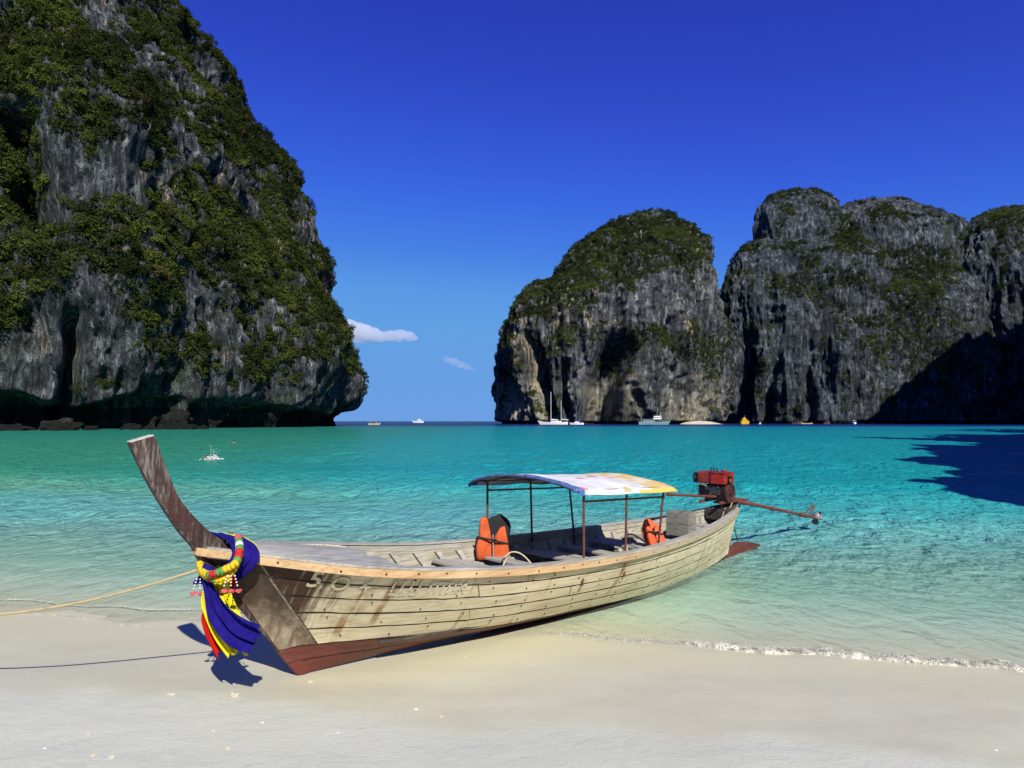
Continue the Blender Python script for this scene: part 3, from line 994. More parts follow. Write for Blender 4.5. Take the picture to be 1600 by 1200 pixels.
GU = np.array([(-0.93, 0.05, 1.44), (-0.5, 0.40, 1.36), (0, 0.74, 1.26), (0.5, 0.89, 1.17), (1, 0.94, 1.09), (1.5, 0.95, 1.02), (2, 0.955, 0.955), (2.5, 0.97, 0.91), (3, 0.985, 0.87),
               (3.5, 0.985, 0.84), (4, 0.975, 0.82), (4.5, 0.95, 0.80), (5, 0.905, 0.79), (5.5, 0.85, 0.785), (6, 0.79, 0.785), (6.5, 0.71, 0.79), (7, 0.62, 0.80), (7.5, 0.52, 0.82), (8, 0.40, 0.84), (8.5, 0.27, 0.87), (8.9, 0.10, 0.90)])
CH = np.array([(0, 0.03, 0.40), (0.5, 0.20, 0.37), (1, 0.33, 0.33), (1.6, 0.41, 0.265), (2.2, 0.45, 0.20), (3, 0.47, 0.14), (3.7, 0.47, 0.10), (4.5, 0.455, 0.04), (5.2, 0.43, 0.0), (6, 0.36, -0.03), (7, 0.25, -0.04), (8, 0.12, 0.0), (8.6, 0.03, 0.06)])
KE = np.array([(0, 0.115), (1, 0.075), (2, 0.025), (3, -0.03), (4, -0.08), (6, -0.14), (7.5, -0.15), (8.6, -0.12)])


def cubic(tab, k, x):
    """smooth table lookup"""
    xs = np.linspace(tab[0, 0], tab[-1, 0], 200)
    ys = np.interp(xs, tab[:, 0], tab[:, k])
    ker = np.hanning(15); ker /= ker.sum()
    pad = 7
    ys2 = np.convolve(np.concatenate([2 * ys[0] - ys[pad:0:-1], ys, 2 * ys[-1] - ys[-2:-pad - 2:-1]]), ker, 'valid')
    return np.interp(x, xs, ys2)


def hull(s, t, off=0.0):
    """point on the near half of the hull skin: s 0..1 bow to stern, t 0 keel .. 0.3 chine .. 1 gunwale; returns (u, v, z)"""
    s, t = np.broadcast_arrays(np.asarray(s, float), np.asarray(t, float))
    ug = -0.93 + 9.83 * s
    uk = 0.0 + 8.6 * s
    uc = np.minimum(uk + (ug - uk) * 0.24, 8.6)
    bg, zg = cubic(GU, 1, ug), cubic(GU, 2, ug)
    bc, zc = cubic(CH, 1, uc), cubic(CH, 2, uc)
    zk = cubic(KE, 1, uk)
    bc = np.maximum(bc, 0.02); bg = np.maximum(bg, 0.04)
    a = np.clip(t / 0.3, 0, 1); b = np.clip((t - 0.3) / 0.7, 0, 1)
    low = t < 0.3
    uu = np.where(low, uk + (uc - uk) * a, uc + (ug - uc) * b)
    belly = 0.05 * np.sin(np.pi * b) * smooth(0.05, 0.3, s) * smooth(1.0, 0.8, s)
    vv = np.where(low, bc * a ** 0.9, bc + (bg - bc) * b + belly) + off
    vv = np.where(low & (t < 0.02), np.maximum(off, 0) * 0.5, vv)
    z = np.where(low, zk + (zc - zk) * a ** 1.15, zc + (zg - zc) * b)
    return uu, np.maximum(vv, 0.012), z


def pts(s, t, side, off=0.0):
    u, v, z = hull(s, t, off)
    return np.stack([u, -side * v, z], -1)


# --- materials
def hull_extra(g, col):
    o = g.obj()
    x, y, z = g.xyz(o)
    # rust weeping from the fastenings, dark old varnish at the bow, green-grey grime
    rust = g.math('MULTIPLY', g.step(g.noise(g.scale(o, (5.5, 0.1, 0.6)), 1.0, 4, 0.6), 0.55, 0.68), g.step(g.noise(g.scale(o, (1.0, 1, 3.0)), 1.2, 3, 0.5), 0.40, 0.58))
    col = g.mix(g.math('MULTIPLY', rust, 0.85), col, (0.24, 0.115, 0.03))
    drip = g.noise(g.scale(o, (9, 0.1, 0.8)), 1.0, 5, 0.65)
    drip2 = g.noise(g.scale(o, (26, 0.1, 1.2)), 1.0, 4, 0.65)
    edge = g.math('ADD', g.math('ADD', x, g.math('MULTIPLY', g.math('SUBTRACT', drip, 0.5), 1.2)), g.math('MULTIPLY', g.math('SUBTRACT', drip2, 0.5), 0.7))
    edge = g.math('ADD', edge, g.math('MULTIPLY', g.math('SUBTRACT', 1.05, z), 0.25))
    dark = g.step(edge, 0.22, -0.16)
    old = g.mix(g.noise(g.scale(o, (4, 20, 20)), 1.0, 5, 0.7), (0.022, 0.012, 0.008), (0.105, 0.056, 0.033))
    col = g.mix(g.math('MULTIPLY', dark, 1.0), col, old)
    grime = g.step(g.noise(g.scale(o, (1.2, 4, 5)), 1.5, 6, 0.7), 0.55, 0.75)
    col = g.mix(g.math('MULTIPLY', grime, 0.45), col, (0.20, 0.17, 0.115))
    ty = g.step(g.noise(g.scale(o, (7, 0.1, 0.9)), 1.3, 5, 0.7), 0.66, 0.74)
    col = g.mix(g.math('MULTIPLY', ty, 0.5), col, (0.08, 0.06, 0.04))
    return col


M_HULL = wood('weathered_hull_planks', [(0.0, (0.42, 0.345, 0.22)), (0.5, (0.63, 0.54, 0.36)), (1.0, (0.74, 0.67, 0.50))], 0.8, (0.6, 6, 16), hull_extra)
M_GREY = wood('sun_greyed_wood', [(0.0, (0.22, 0.20, 0.165)), (0.5, (0.36, 0.335, 0.28)), (1.0, (0.50, 0.47, 0.40))], 0.88, (0.9, 18, 18))
M_GREYX = wood('sun_greyed_cross_wood', [(0.0, (0.20, 0.185, 0.15)), (0.5, (0.34, 0.31, 0.255)), (1.0, (0.47, 0.44, 0.37))], 0.88, (18, 0.9, 18))
M_RAIL = wood('pale_orange_rail', [(0.0, (0.34, 0.20, 0.095)), (0.5, (0.52, 0.335, 0.165)), (1.0, (0.60, 0.43, 0.24))], 0.7, (0.6, 14, 14),
              lambda g, c: g.mix(g.math('MULTIPLY', g.step(g.math('ADD', g.xyz(g.obj())[0], g.math('MULTIPLY', g.noise(g.obj(), 2.5, 5, 0.7), 4.0)), 4.6, 7.6), 0.8), c, (0.34, 0.295, 0.21)))
M_DECK = wood('silver_deck_planks', [(0.0, (0.20, 0.195, 0.175)), (0.5, (0.35, 0.335, 0.295)), (1.0, (0.50, 0.475, 0.41))], 0.75, (0.8, 16, 16))
def stem_extra(g, c):
    o = g.obj()
    c = g.mix(g.step(g.noise(g.scale(o, (3, 3, 1)), 2.2, 6, 0.7), 0.50, 0.64, 0, 0.8), c, g.mix(g.noise(o, 30, 3, 0.6), (0.030, 0.010, 0.009), (0.085, 0.032, 0.028)))
    c = g.mix(g.step(g.noise(o, 14, 6, 0.75), 0.58, 0.68, 0, 0.6), c, (0.24, 0.215, 0.19))
    zz = g.math('ADD', g.xyz(o)[2], g.math('MULTIPLY', g.noise(o, 18, 4, 0.6), 0.06))
    return g.mix(g.step(zz, 0.44, 0.42), c, g.mix(g.noise(o, 25, 5, 0.7), (0.06, 0.018, 0.014), (0.20, 0.045, 0.030)))


M_STEM = wood('dark_worn_stem', [(0.0, (0.018, 0.012, 0.010)), (0.5, (0.055, 0.034, 0.028)), (1.0, (0.22, 0.19, 0.165))], 0.8, (20, 20, 2.2),
              lambda g, c: g.mix(g.step(g.noise(g.scale(g.obj(), (3, 3, 1)), 2.2, 6, 0.7), 0.52, 0.66, 0, 0.75), c, g.mix(g.noise(g.obj(), 30, 3, 0.6), (0.045, 0.012, 0.010), (0.11, 0.040, 0.034))) if False else stem_extra(g, c))
M_APRON = wood('peeling_bow_board', [(0.0, (0.06, 0.04, 0.028)), (0.5, (0.20, 0.15, 0.10)), (1.0, (0.36, 0.31, 0.22))], 0.8, (6, 6, 2.2),
               lambda g, c: g.mix(g.step(g.math('ADD', g.xyz(g.obj())[2], g.math('MULTIPLY', g.noise(g.obj(), 5, 6, 0.7), 0.7)), 0.95, 1.35, 0, 0.85), c, (0.045, 0.026, 0.018)))
M_RED = wood('red_bottom_paint', [(0.0, (0.05, 0.014, 0.010)), (0.5, (0.105, 0.024, 0.017)), (1.0, (0.16, 0.042, 0.030))], 0.5, (0.7, 8, 8),
             lambda g, c: g.mix(g.step(g.noise(g.scale(g.obj(), (0.8, 5, 5)), 2.4, 7, 0.72), 0.58, 0.70, 0, 0.55), c, (0.20, 0.15, 0.125)), 0.3, 0.5)
M_BILGE = wood('shade_dark_bilge_boards', [(0.0, (0.018, 0.016, 0.014)), (0.5, (0.045, 0.040, 0.033)), (1.0, (0.10, 0.09, 0.075))], 0.8, (0.9, 18, 18))  # floor colour darkened to stand in for shade inside the boat
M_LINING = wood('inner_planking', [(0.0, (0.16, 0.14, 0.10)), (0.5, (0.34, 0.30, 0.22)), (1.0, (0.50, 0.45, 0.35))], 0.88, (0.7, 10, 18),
                lambda g, c: g.mix(g.step(g.math('ADD', g.xyz(g.obj())[2], g.math('MULTIPLY', g.noise(g.obj(), 4, 4, 0.6), 0.3)), 0.80, 0.45, 0, 0.85), c, (0.045, 0.038, 0.03)))  # lower planking painted darker to imitate shade inside the hull
M_TAR = plain('dark_seam_tar', (0.035, 0.026, 0.018), 0.9)
M_NAIL = plain('rusty_nail', (0.045, 0.022, 0.014), 0.9)
M_PIPE = plain('rusty_pipe', (0.17, 0.065, 0.045), 0.75, 0.2, 0.5, 30)
M_ROPE = None


def rope_mat(name, a, b, k=170):
    g = G(name)
    v = g.scale(g.obj(), (1, 1, 1), (0, 0, 0), (0.5, 0.6, 0.7))
    w = g.n('ShaderNodeTexWave'); g.put(w.inputs['Vector'], v); w.inputs['Scale'].default_value = k / 6.28; w.inputs['Distortion'].default_value = 1.0
    c = g.mix(w.outputs['Fac'], a, b)
    c = g.mix(g.step(g.noise(g.obj(), 9, 4, 0.6), 0.5, 0.75, 0, 0.5), c, tuple(x * 0.55 for x in a))
    return g.set(col=c, rough=0.9, spec=0.1, normal=g.bump(w.outputs['Fac'], 0.8, 0.006))


M_ROPE = rope_mat('manila_rope', (0.36, 0.27, 0.13), (0.60, 0.49, 0.29))
M_ROPEW = rope_mat('pale_rope', (0.45, 0.37, 0.22), (0.70, 0.60, 0.42))

boat = empty('longtail_boat', HEEL, BOAT_RZ)
tag(boat, 'weathered wooden longtail boat with tall dark stem beached on the sand', 'boat')

# --- side planks: five strakes a side above the red bottom, each in lengths that butt
NSTR = 5
cuts = {0: (0.46,), 1: (0.23, 0.66), 2: (0.40,), 3: (0.245, 0.60), 4: (0.33, 0.72)}


def s_start(t):
    """where the planks meet the bow board"""
    b = np.clip((np.asarray(t, float) - 0.3) / 0.7, 0, 1)
    return 0.042 - 0.006 * b


for side in (1, -1):
    for k in range(NSTR):
        t0, t1 = 0.3 + 0.7 * k / NSTR, 0.3 + 0.7 * (k + 1) / NSTR
        gap = 0.0085
        ends = [None] + list(cuts[k]) + [1.0]
        for j in range(len(ends) - 1):
            tt = np.linspace(t0 + gap, t1 - gap, 4)
            n = 26
            q = np.linspace(0, 1, n)
            a = s_start(tt) + 0.0018 if ends[j] is None else np.full(4, ends[j] + 0.0008)
            b = np.full(4, ends[j + 1] - 0.0008)
            Sg = a[None, :] + (b - a)[None, :] * q[:, None]
            Tg = np.repeat(tt[None, :], n, 0)
            Tg[:, 0] += 0.0045 * vnoise(Sg[:, 0] * 60, 0 * q, 0, 11 + k); Tg[:, -1] += 0.0045 * vnoise(Sg[:, -1] * 60, 0 * q, 5, 31 + k)
            jit = 0.004 * vnoise(Sg * 40, Tg * 3, 0, 5 + k + j * 7)
            o_ = 0.012 + 0.0025 * ((k * 3 + j * 5) % 4 - 1.5) + jit
            MB().slab(pts(Sg, Tg, side, o_), pts(Sg, Tg, side, -0.012)).build('plank', M_HULL, boat)
    # tar in the seams, one strip per seam, just behind the plank faces
    for k in range(0, NSTR):
        t = 0.3 + 0.7 * k / NSTR
        Sg = np.repeat(np.linspace(0.05, 0.995, 90)[:, None], 2, 1)
        Tg = np.repeat(np.array([t - 0.013, t + 0.013])[None, :], 90, 0)
        MB().slab(pts(Sg, Tg, side, 0.003), pts(Sg, Tg, side, -0.008)).build('seam', M_TAR, boat)
    # bow board
    q = np.linspace(0, 1, 12); tt = np.linspace(0.305, 0.985, 14)
    Sg = 0.002 + (s_start(tt)[None, :] - 0.0035) * q[:, None]; Tg = np.repeat(tt[None, :], 12, 0)
    MB().slab(pts(Sg, Tg, side, 0.010), pts(Sg, Tg, side, -0.012)).build('bow_board', M_APRON, boat)
    # red bottom, two strakes a side
    for (ta, tb) in ((0.0, 0.155), (0.165, 0.297)):
        Sg = np.repeat(np.linspace(0.0, 0.995, 70)[:, None], 6, 1); Tg = np.repeat(np.linspace(ta, tb, 6)[None, :], 70, 0)
        ob = 0.016 if ta > 0 else 0.010
        MB().slab(pts(Sg, Tg, side, ob), pts(Sg, Tg, side, -0.012)).build('bottom_plank', M_RED, boat)
    # inner lining
    Sg = np.repeat(np.linspace(0.03, 0.985, 60)[:, None], 12, 1); Tg = np.repeat(np.linspace(0.04, 0.99, 12)[None, :], 60, 0)
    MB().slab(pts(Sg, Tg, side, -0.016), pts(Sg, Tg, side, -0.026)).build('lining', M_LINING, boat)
    # gunwale rail outside, capping plank on top
    s = np.linspace(0.002, 0.997, 110)
    u, v, z = hull(s, np.ones_like(s))

    def band(v0, v1, z0, z1, mat, name, u=u, v=v, z=z, n0=0, n1=110, bev=0.006):
        sl = slice(n0, n1)
        ring = [np.stack([u[sl], -side * np.maximum(v[sl] + a, 0.0), z[sl] + b], -1) for a, b in ((v0, z0), (v1, z0), (v1, z1), (v0, z1), (v0, z0))]
        A = np.stack(ring, 1)
        mb = MB(); mb.grid(A)
        nn = A.shape[0]
        mb.f.append((0, 1, 2, 3)); mb.f.append(((nn - 1) * 5, (nn - 1) * 5 + 3, (nn - 1) * 5 + 2, (nn - 1) * 5 + 1))
        return mb.build(name, mat, boat, bevel=0)
    for (a_, b_) in ((0, 44), (44, 78), (78, 110)):
        band(0.014, 0.050, -0.045, 0.026, M_RAIL, 'rub_rail', n0=a_, n1=b_ + 1 if b_ < 110 else 110)
    for (a_, b_) in ((0, 36), (36, 70), (70, 110)):
        band(-0.075, 0.030, 0.0275, 0.050, M_GREY if a_ else M_DECK, 'gunwale_cap', n0=a_, n1=b_ + 1 if b_ < 110 else 110)
    band(-0.060, -0.027, -0.055, 0.0265, M_GREY, 'inner_rail')
    # nail heads on the rail
    for k, s0 in enumerate(np.linspace(0.05, 0.97, 24)):
        s0 = s0 + 0.008 * math.sin(k * 7.3)
        u0, v0, z0 = (float(x) for x in hull(s0, 1.0))
        mb = MB()
        mb.lathe((u0, -side * (v0 + 0.0495), z0 - 0.008 + 0.012 * math.sin(k * 5.1)), [(0.012, -0.003), (0.011, 0.003), (0.005, 0.005)], 7, Matrix.Rotation(R(90) * side, 3, 'X'))
        mb.build('nail', M_NAIL, boat)
    # ribs
    for k, s0 in enumerate(np.linspace(0.145, 0.93, 22)):
        tt = np.linspace(0.34, 0.93, 6); w = 0.0042
        Sg = np.array([s0 - w, s0 + w])[:, None] + 0 * tt[None, :]; Tg = np.repeat(tt[None, :], 2, 0)
        MB().slab(pts(Sg, Tg, side, -0.028), pts(Sg, Tg, side, -0.082)).build('rib', M_GREY, boat)

# nail heads along the near planks at every other rib
for k, s0 in enumerate(np.linspace(0.07, 0.95, 19)):
    for j in range(NSTR):
        t0 = 0.3 + 0.7 * (j + 0.5 + 0.28 * math.sin(k * 3.7 + j * 2.1)) / NSTR
        p0 = pts(s0 + 0.004 * math.sin(j * 5 + k), t0, 1, 0.0185)
        MB().lathe(p0, [(0.0085, -0.006), (0.008, 0.003), (0.003, 0.0045)], 6, Matrix.Rotation(R(90), 3, 'X')).build('nail', M_NAIL, boat)

# --- stem: lower stem and the tall post
front = [(0.03, 0.105), (-0.044, 0.152), (-0.318, 0.532), (-0.625, 0.919), (-0.942, 1.343), (-1.009, 1.476), (-1.134, 1.646), (-1.293, 1.908), (-1.423, 2.159), (-1.535, 2.419)]
back = [(0.12, 0.125), (0.07, 0.20), (-0.21, 0.58), (-0.50, 0.97), (-0.66, 1.33), (-0.735, 1.49), (-0.90, 1.63), (-1.13, 1.91), (-1.26, 2.215), (-1.355, 2.475)]
f_ = spline([(a, 0, b) for a, b in front], 46); b_ = spline([(a, 0, b) for a, b in back], 46)
rows = []
for i in range(46):
    w = np.interp(i / 45, [0, 0.4, 0.5, 1], [0.030, 0.034, 0.062, 0.072])
    wf = np.interp(i / 45, [0, 0.4, 0.5, 1], [0.020, 0.022, 0.040, 0.056])
    F0, B0 = f_[i], b_[i]
    rows.append([F0 + (0, -wf, 0), F0 + (B0 - F0) * 0.14 + (0, -w, 0), B0 + (0, -w, 0), B0 + (0, w, 0), F0 + (B0 - F0) * 0.14 + (0, w, 0), F0 + (0, wf, 0)])
mb = MB().grid(rows, closed_u=True)
mb.f.append((0, 1, 2, 3, 4, 5)); n_ = len(mb.v); mb.f.append(tuple(range(n_ - 1, n_ - 7, -1)))
stem = mb.build('stem_post', M_STEM, boat, bevel=0.004)
# pale sawn end of the post
tb = [rows[-1][k] * 1.0 for k in range(6)]
c0 = np.mean(tb, 0)
mb = MB(); up_ = np.array([-0.003, 0, 0.012])
mb.add([c0 + (p - c0) * 0.96 + up_ * 0.25 for p in tb] + [c0 + (p - c0) * 0.93 + up_ for p in tb], [tuple(range(6, 12))] + [(k, (k + 1) % 6, 6 + (k + 1) % 6, 6 + k) for k in range(6)])
mb.build('post_end', wood('sawn_end', [(0, (0.30, 0.27, 0.23)), (0.5, (0.45, 0.42, 0.36)), (1, (0.55, 0.52, 0.46))], 0.85, (10, 10, 10)), stem)
# breast hook that clamps the rails to the stem
mb = MB()
hook = [(-0.995, 0.07), (-0.80, 0.23), (-0.62, 0.36), (-0.60, 0.33), (-0.78, 0.18), (-0.985, 0.03), (-0.985, -0.03), (-0.78, -0.18), (-0.60, -0.33), (-0.62, -0.36), (-0.80, -0.23), (-0.995, -0.07)]
lo = [(a, b, 1.45 - 0.19 * (a + 0.95) - 0.040) for a, b in hook]; hi = [(a, b, 1.45 - 0.19 * (a + 0.95) + 0.030) for a, b in hook]
mb.add(lo + hi, [tuple(range(11, -1, -1)), tuple(range(12, 24))] + [(k, (k + 1) % 12, 12 + (k + 1) % 12, 12 + k) for k in range(12)])
mb.build('breast_hook', M_RAIL, boat, bevel=0.006)

# --- foredeck planks, running fore and aft
edges = np.linspace(-1, 1, 9)
for k in range(8):
    A, B = [], []
    for u0 in np.linspace(-0.66, 0.60 + 0.06 * math.sin(k * 2.3), 16):
        s0 = (u0 + 0.93) / 9.83
        b0 = float(cubic(GU, 1, u0)) - 0.055; z0 = float(cubic(GU, 2, u0))
        ya, yb = edges[k] * b0 + 0.007, edges[k + 1] * b0 - 0.007
        cr = lambda y: z0 + 0.052 + 0.045 * (1 - (y / max(b0, 0.05)) ** 2) + 0.006 * math.sin(k * 3.1)
        A.append([(u0, ya, cr(ya)), (u0, yb, cr(yb))]); B.append([(u0, ya, cr(ya) - 0.022), (u0, yb, cr(yb) - 0.022)])
    MB().slab(A, B).build('deck_plank', M_DECK, boat)
MB().box((0.57, 0, 1.125), (0.06, 1.60, 0.07)).build('deck_beam', M_GREYX, boat, bevel=0.006)

# --- floor boards and thwarts
for k in range(6):
    A, B = [], []
    for u0 in np.linspace(0.75, 7.9, 24):
        w0 = max(float(cubic(CH, 1, u0)) + 0.05, 0.06); zf = float(cubic(KE, 1, u0)) + 0.25
        e = np.linspace(-1, 1, 7)
        ya, yb = e[k] * w0 + 0.006, e[k + 1] * w0 - 0.006
        A.append([(u0, ya, zf), (u0, yb, zf)]); B.append([(u0, ya, zf - 0.02), (u0, yb, zf - 0.02)])
    MB().slab(A, B).build('floor_board', M_BILGE, boat)
for k, (u0, w0, dz) in enumerate([(1.55, 0.16, 0.20), (2.30, 0.20, 0.17), (2.56, 0.15, 0.175), (3.15, 0.21, 0.17), (3.95, 0.20, 0.16), (4.2, 0.14, 0.165), (4.75, 0.21, 0.16), (5.45, 0.20, 0.15), (5.70, 0.16, 0.155), (6.25, 0.22, 0.15), (7.3, 0.26, 0.14), (7.75, 0.26, 0.13)]):
    b0 = float(cubic(GU, 1, u0)) - 0.09; z0 = float(cubic(GU, 2, u0)) - dz
    b0 = b0 - 0.02 - dz * 0.45
    MB().box((u0, 0, z0), (w0, 2 * b0, 0.032), Matrix.Rotation(0.02 * math.sin(k * 4.0), 3, 'Z')).build('thwart', M_GREYX, boat, bevel=0.005)
for side in (1, -1):                                     # stringers that carry the thwarts
    s = np.linspace(0.13, 0.95, 50)
    A = np.stack([pts(s, 0.72 + 0 * s, side, -0.072), pts(s, 0.78 + 0 * s, side, -0.072)], 1)
    B = np.stack([pts(s, 0.72 + 0 * s, side, -0.102), pts(s, 0.78 + 0 * s, side, -0.102)], 1)
    MB().slab(A, B).build('stringer', M_GREY, boat)
# knees and loose boards under the deck edge
for k, (u0, y0, rz) in enumerate([(1.25, 0.42, 0.3), (1.05, -0.25, -0.2), (2.75, -0.35, 0.5)]):
    MB().box((u0, y0, 0.70 - 0.05 * k), (0.85, 0.14, 0.028), Matrix.Rotation(rz, 3, 'Z')).build('loose_board', M_GREY, boat, bevel=0.004)

# --- stern: block, post and red skeg
mb = MB()
blk = [(8.28, 0.24), (8.62, 0.20), (8.88, 0.10), (8.98, 0.04), (8.98, -0.04), (8.88, -0.10), (8.62, -0.20), (8.28, -0.24)]
lo = [(a, b, 0.74) for a, b in blk]; hi = [(a, b, 0.955 + 0.05 * (a - 8.3)) for a, b in blk]
mb.add(lo + hi, [tuple(range(7, -1, -1)), tuple(range(8, 16))] + [(k, (k + 1) % 8, 8 + (k + 1) % 8, 8 + k) for k in range(8)])
mb.build('stern_block', wood('oily_stern_wood', [(0, (0.02, 0.016, 0.013)), (0.5, (0.06, 0.048, 0.038)), (1, (0.16, 0.13, 0.10))], 0.6, (2, 12, 12)), boat, bevel=0.012)
MB().tube([(8.55, 0, -0.15), (8.75, 0, 0.30), (8.95, 0, 0.78)], [0.045, 0.04, 0.04], 8).build('stern_post', M_RED, boat)
mb = MB()
sk = [(8.05, -0.16), (10.04, 0.03), (10.02, 0.065), (9.55, 0.17), (9.0, 0.235), (8.55, 0.10)]
mb.add([(a, -0.022, b) for a, b in sk] + [(a, 0.022, b) for a, b in sk], [tuple(range(5, -1, -1)), tuple(range(6, 12))] + [(k, (k + 1) % 6, 6 + (k + 1) % 6, 6 + k) for k in range(6)])
skeg = mb.build('skeg', M_RED, boat, bevel=0.006)
MB().tube([(9.1, 0, 0.21), (8.98, 0, 0.52)], 0.012, 6).build('strut', M_NAIL, skeg)

# --- faded painted number on the top planks of the near side
def paint_mat(name, col, lo, hi):
    g = G(name)
    n1 = g.noise(g.scale(g.obj(), (1, 1, 1)), 22, 6, 0.75)
    a = g.step(n1, lo, hi)
    return g.set(col=g.mix(g.noise(g.obj(), 40, 3, 0.6), col, tuple(x * 0.8 for x in col)), rough=0.8, alpha=a)


def painted(txt, u0, h, t_mid, mat, squeeze=1.0, slant=0.0):
    cu = bpy.data.curves.new('t', 'FONT'); cu.body = txt; cu.size = 1.0; cu.offset = 0.02
    tmp = bpy.data.objects.new('t', cu); COL.objects.link(tmp)
    dg = bpy.context.evaluated_depsgraph_get()
    me = bpy.data.meshes.new_from_object(tmp.evaluated_get(dg))
    bpy.data.objects.remove(tmp)
    bm = bmesh.new(); bm.from_mesh(me)
    bmesh.ops.triangulate(bm, faces=bm.faces)
    bmesh.ops.subdivide_edges(bm, edges=[e for e in bm.edges if e.calc_length() > 0.15], cuts=2, use_grid_fill=True)
    for v in bm.verts:
        uu = u0 + v.co.x * h * squeeze
        tt = t_mid + (v.co.y - 0.35) * h / 0.95
        s0 = (uu + 0.93 - 0.0) / 9.83
        for _ in range(3):                                # invert u(s, t)
            un = float(hull(s0, tt)[0]); s0 += (uu - un) / 9.6
        p = pts(s0, tt, 1, 0.0245)
        v.co = Vector(map(float, p))
    bm.to_mesh(me); bm.free()
    me.materials.clear(); me.materials.append(mat)
    o = bpy.data.objects.new('painted_number', me); COL.objects.link(o); o.parent = boat
    return o


M_PAINT = paint_mat('cream_paint', (0.62, 0.55, 0.33), 0.36, 0.46)
M_FADED = paint_mat('worn_cream_paint', (0.66, 0.61, 0.46), 0.42, 0.52)
painted('5', -0.16, 0.19, 0.885, M_PAINT, 1.15)
painted('O', 0.02, 0.165, 0.865, M_PAINT, 1.15)
painted('4', 0.27, 0.17, 0.855, M_FADED, 1.15)
painted('LLU', 0.55, 0.20, 0.845, M_FADED, 0.95)
painted('ITITIM', 0.95, 0.165, 0.850, M_FADED, 1.05)

# --- canopy: cloth, six posts, rails and hoops
def cloth_mat():
    g = G('printed_awning')
    x, y, z = g.xyz(g.obj())
    w = g.noise(g.obj(), 3.0, 4, 0.6)
    base = g.mix(g.step(w, 0.35, 0.7), (0.62, 0.60, 0.60), (0.76, 0.74, 0.72))
    yl = g.step(g.math('ADD', x, g.math('MULTIPLY', y, 0.14)), 4.52, 4.56)
    ys = g.mix(g.step(g.noise(g.obj(), 5, 3, 0.6), 0.45, 0.6), (0.66, 0.47, 0.20), (0.70, 0.63, 0.48))
    c = g.mix(yl, base, ys)
    # loose red and pink starfish shapes and small prints
    v = g.n('ShaderNodeTexVoronoi'); g.put(v.inputs['Vector'], g.obj()); v.inputs['Scale'].default_value = 2.1
    blob = g.math('ADD', v.outputs['Distance'], g.math('MULTIPLY', g.math('SUBTRACT', g.noise(g.obj(), 9, 2, 0.6), 0.5), 0.34))
    c = g.mix(g.step(blob, 0.20, 0.165, 0, 0.8), c, g.ramp(v.outputs['Color'], [(0.0, (0.55, 0.10, 0.12)), (0.45, (0.55, 0.25, 0.32)), (0.7, (0.50, 0.38, 0.12)), (1.0, (0.70, 0.16, 0.10))], 'CONSTANT'))
    # blue border with pale wave marks along the front, yellow along the near hem aft
    bl = g.step(x, 3.235, 3.215)
    wav = g.step(g.noise(g.scale(g.obj(), (4, 6, 4)), 1.0, 2, 0.5), 0.50, 0.55)
    c = g.mix(bl, c, g.mix(wav, (0.07, 0.13, 0.36), (0.50, 0.46, 0.32)))
    hem = g.math('MULTIPLY', g.step(y, -0.99, -1.01), g.step(x, 4.3, 4.35))
    c = g.mix(hem, c, (0.70, 0.50, 0.10))
    d = g.n('ShaderNodeBsdfDiffuse'); g.put(d.inputs[0], c)
    t = g.n('ShaderNodeBsdfTranslucent'); g.put(t.inputs[0], c)
    nb = g.bump(g.noise(g.scale(g.obj(), (2, 6, 2)), 2.0, 4, 0.6), 0.4, 0.02)
    g.put(d.inputs['Normal'], nb)
    m = g.n('ShaderNodeMixShader'); m.inputs[0].default_value = 0.12
    g.put(m.inputs[1], d.outputs[0]); g.put(m.inputs[2], t.outputs[0])
    g.t.links.new(m.outputs[0], g.out.inputs[0])
    return g.m


def canopy_z(u, v):
    edge = np.interp(u, [3.0, 5.3], [1.735, 1.625])
    return edge + 0.125 * (1 - np.minimum(np.abs(v) / 0.98, 1.15) ** 2.2)


us, vs = np.linspace(3.10, 5.27, 30), np.linspace(-1.06, 1.04, 34)
U_, V_ = np.meshgrid(us, vs, indexing='ij')
Zc = canopy_z(U_, V_) + 0.010 * fbm(U_ * 1.5, V_ * 2, 0, 2, 4) - 0.014 * np.abs(np.sin((U_ - 3.3) / 0.9 * math.pi)) + 0.028
Zc -= 0.05 * smooth(1.0, 1.06, np.abs(V_))
A = np.stack([U_, -V_, Zc], -1)
canopy = MB().slab(A, A - np.array([0, 0, 0.008])).build('canopy', cloth_mat(), boat, smooth_=True)
POST_U = (3.30, 4.20, 5.10)
for sgn in (1, -1):
    for u0 in POST_U:
        b0 = float(cubic(GU, 1, u0)) - 0.085
        zt = float(canopy_z(u0, 0.93)) + 0.0
        MB().tube([(u0, -sgn * (b0 - 0.03), float(cubic(GU, 2, u0)) - 0.30), (u0, -sgn * b0, float(cubic(GU, 2, u0)) + 0.05), (u0 - 0.02 * sgn, -sgn * 0.925, zt)], 0.0165, 8).build('post', M_PIPE, canopy)
    MB().tube([(u0, -sgn * 0.915, float(canopy_z(u0, 0.93)) - 0.14) for u0 in (3.30, 4.20, 5.10)], 0.014, 7).build('side_rail', M_PIPE, canopy)
    MB().tube([(u0, -sgn * 0.95, float(canopy_z(u0, 0.95)) + 0.002) for u0 in np.linspace(3.12, 5.25, 6)], 0.014, 7).build('edge_rail', M_PIPE, canopy)
for u0 in POST_U:
    MB().tube([(u0, -v, float(canopy_z(u0, v)) - 0.016) for v in np.linspace(-0.95, 0.95, 15)], 0.014, 7).build('hoop', M_PIPE, canopy)
hm = plain('rolled_hem', (0.09, 0.13, 0.27), 0.8, 0, 0.5, 14, 0.2)
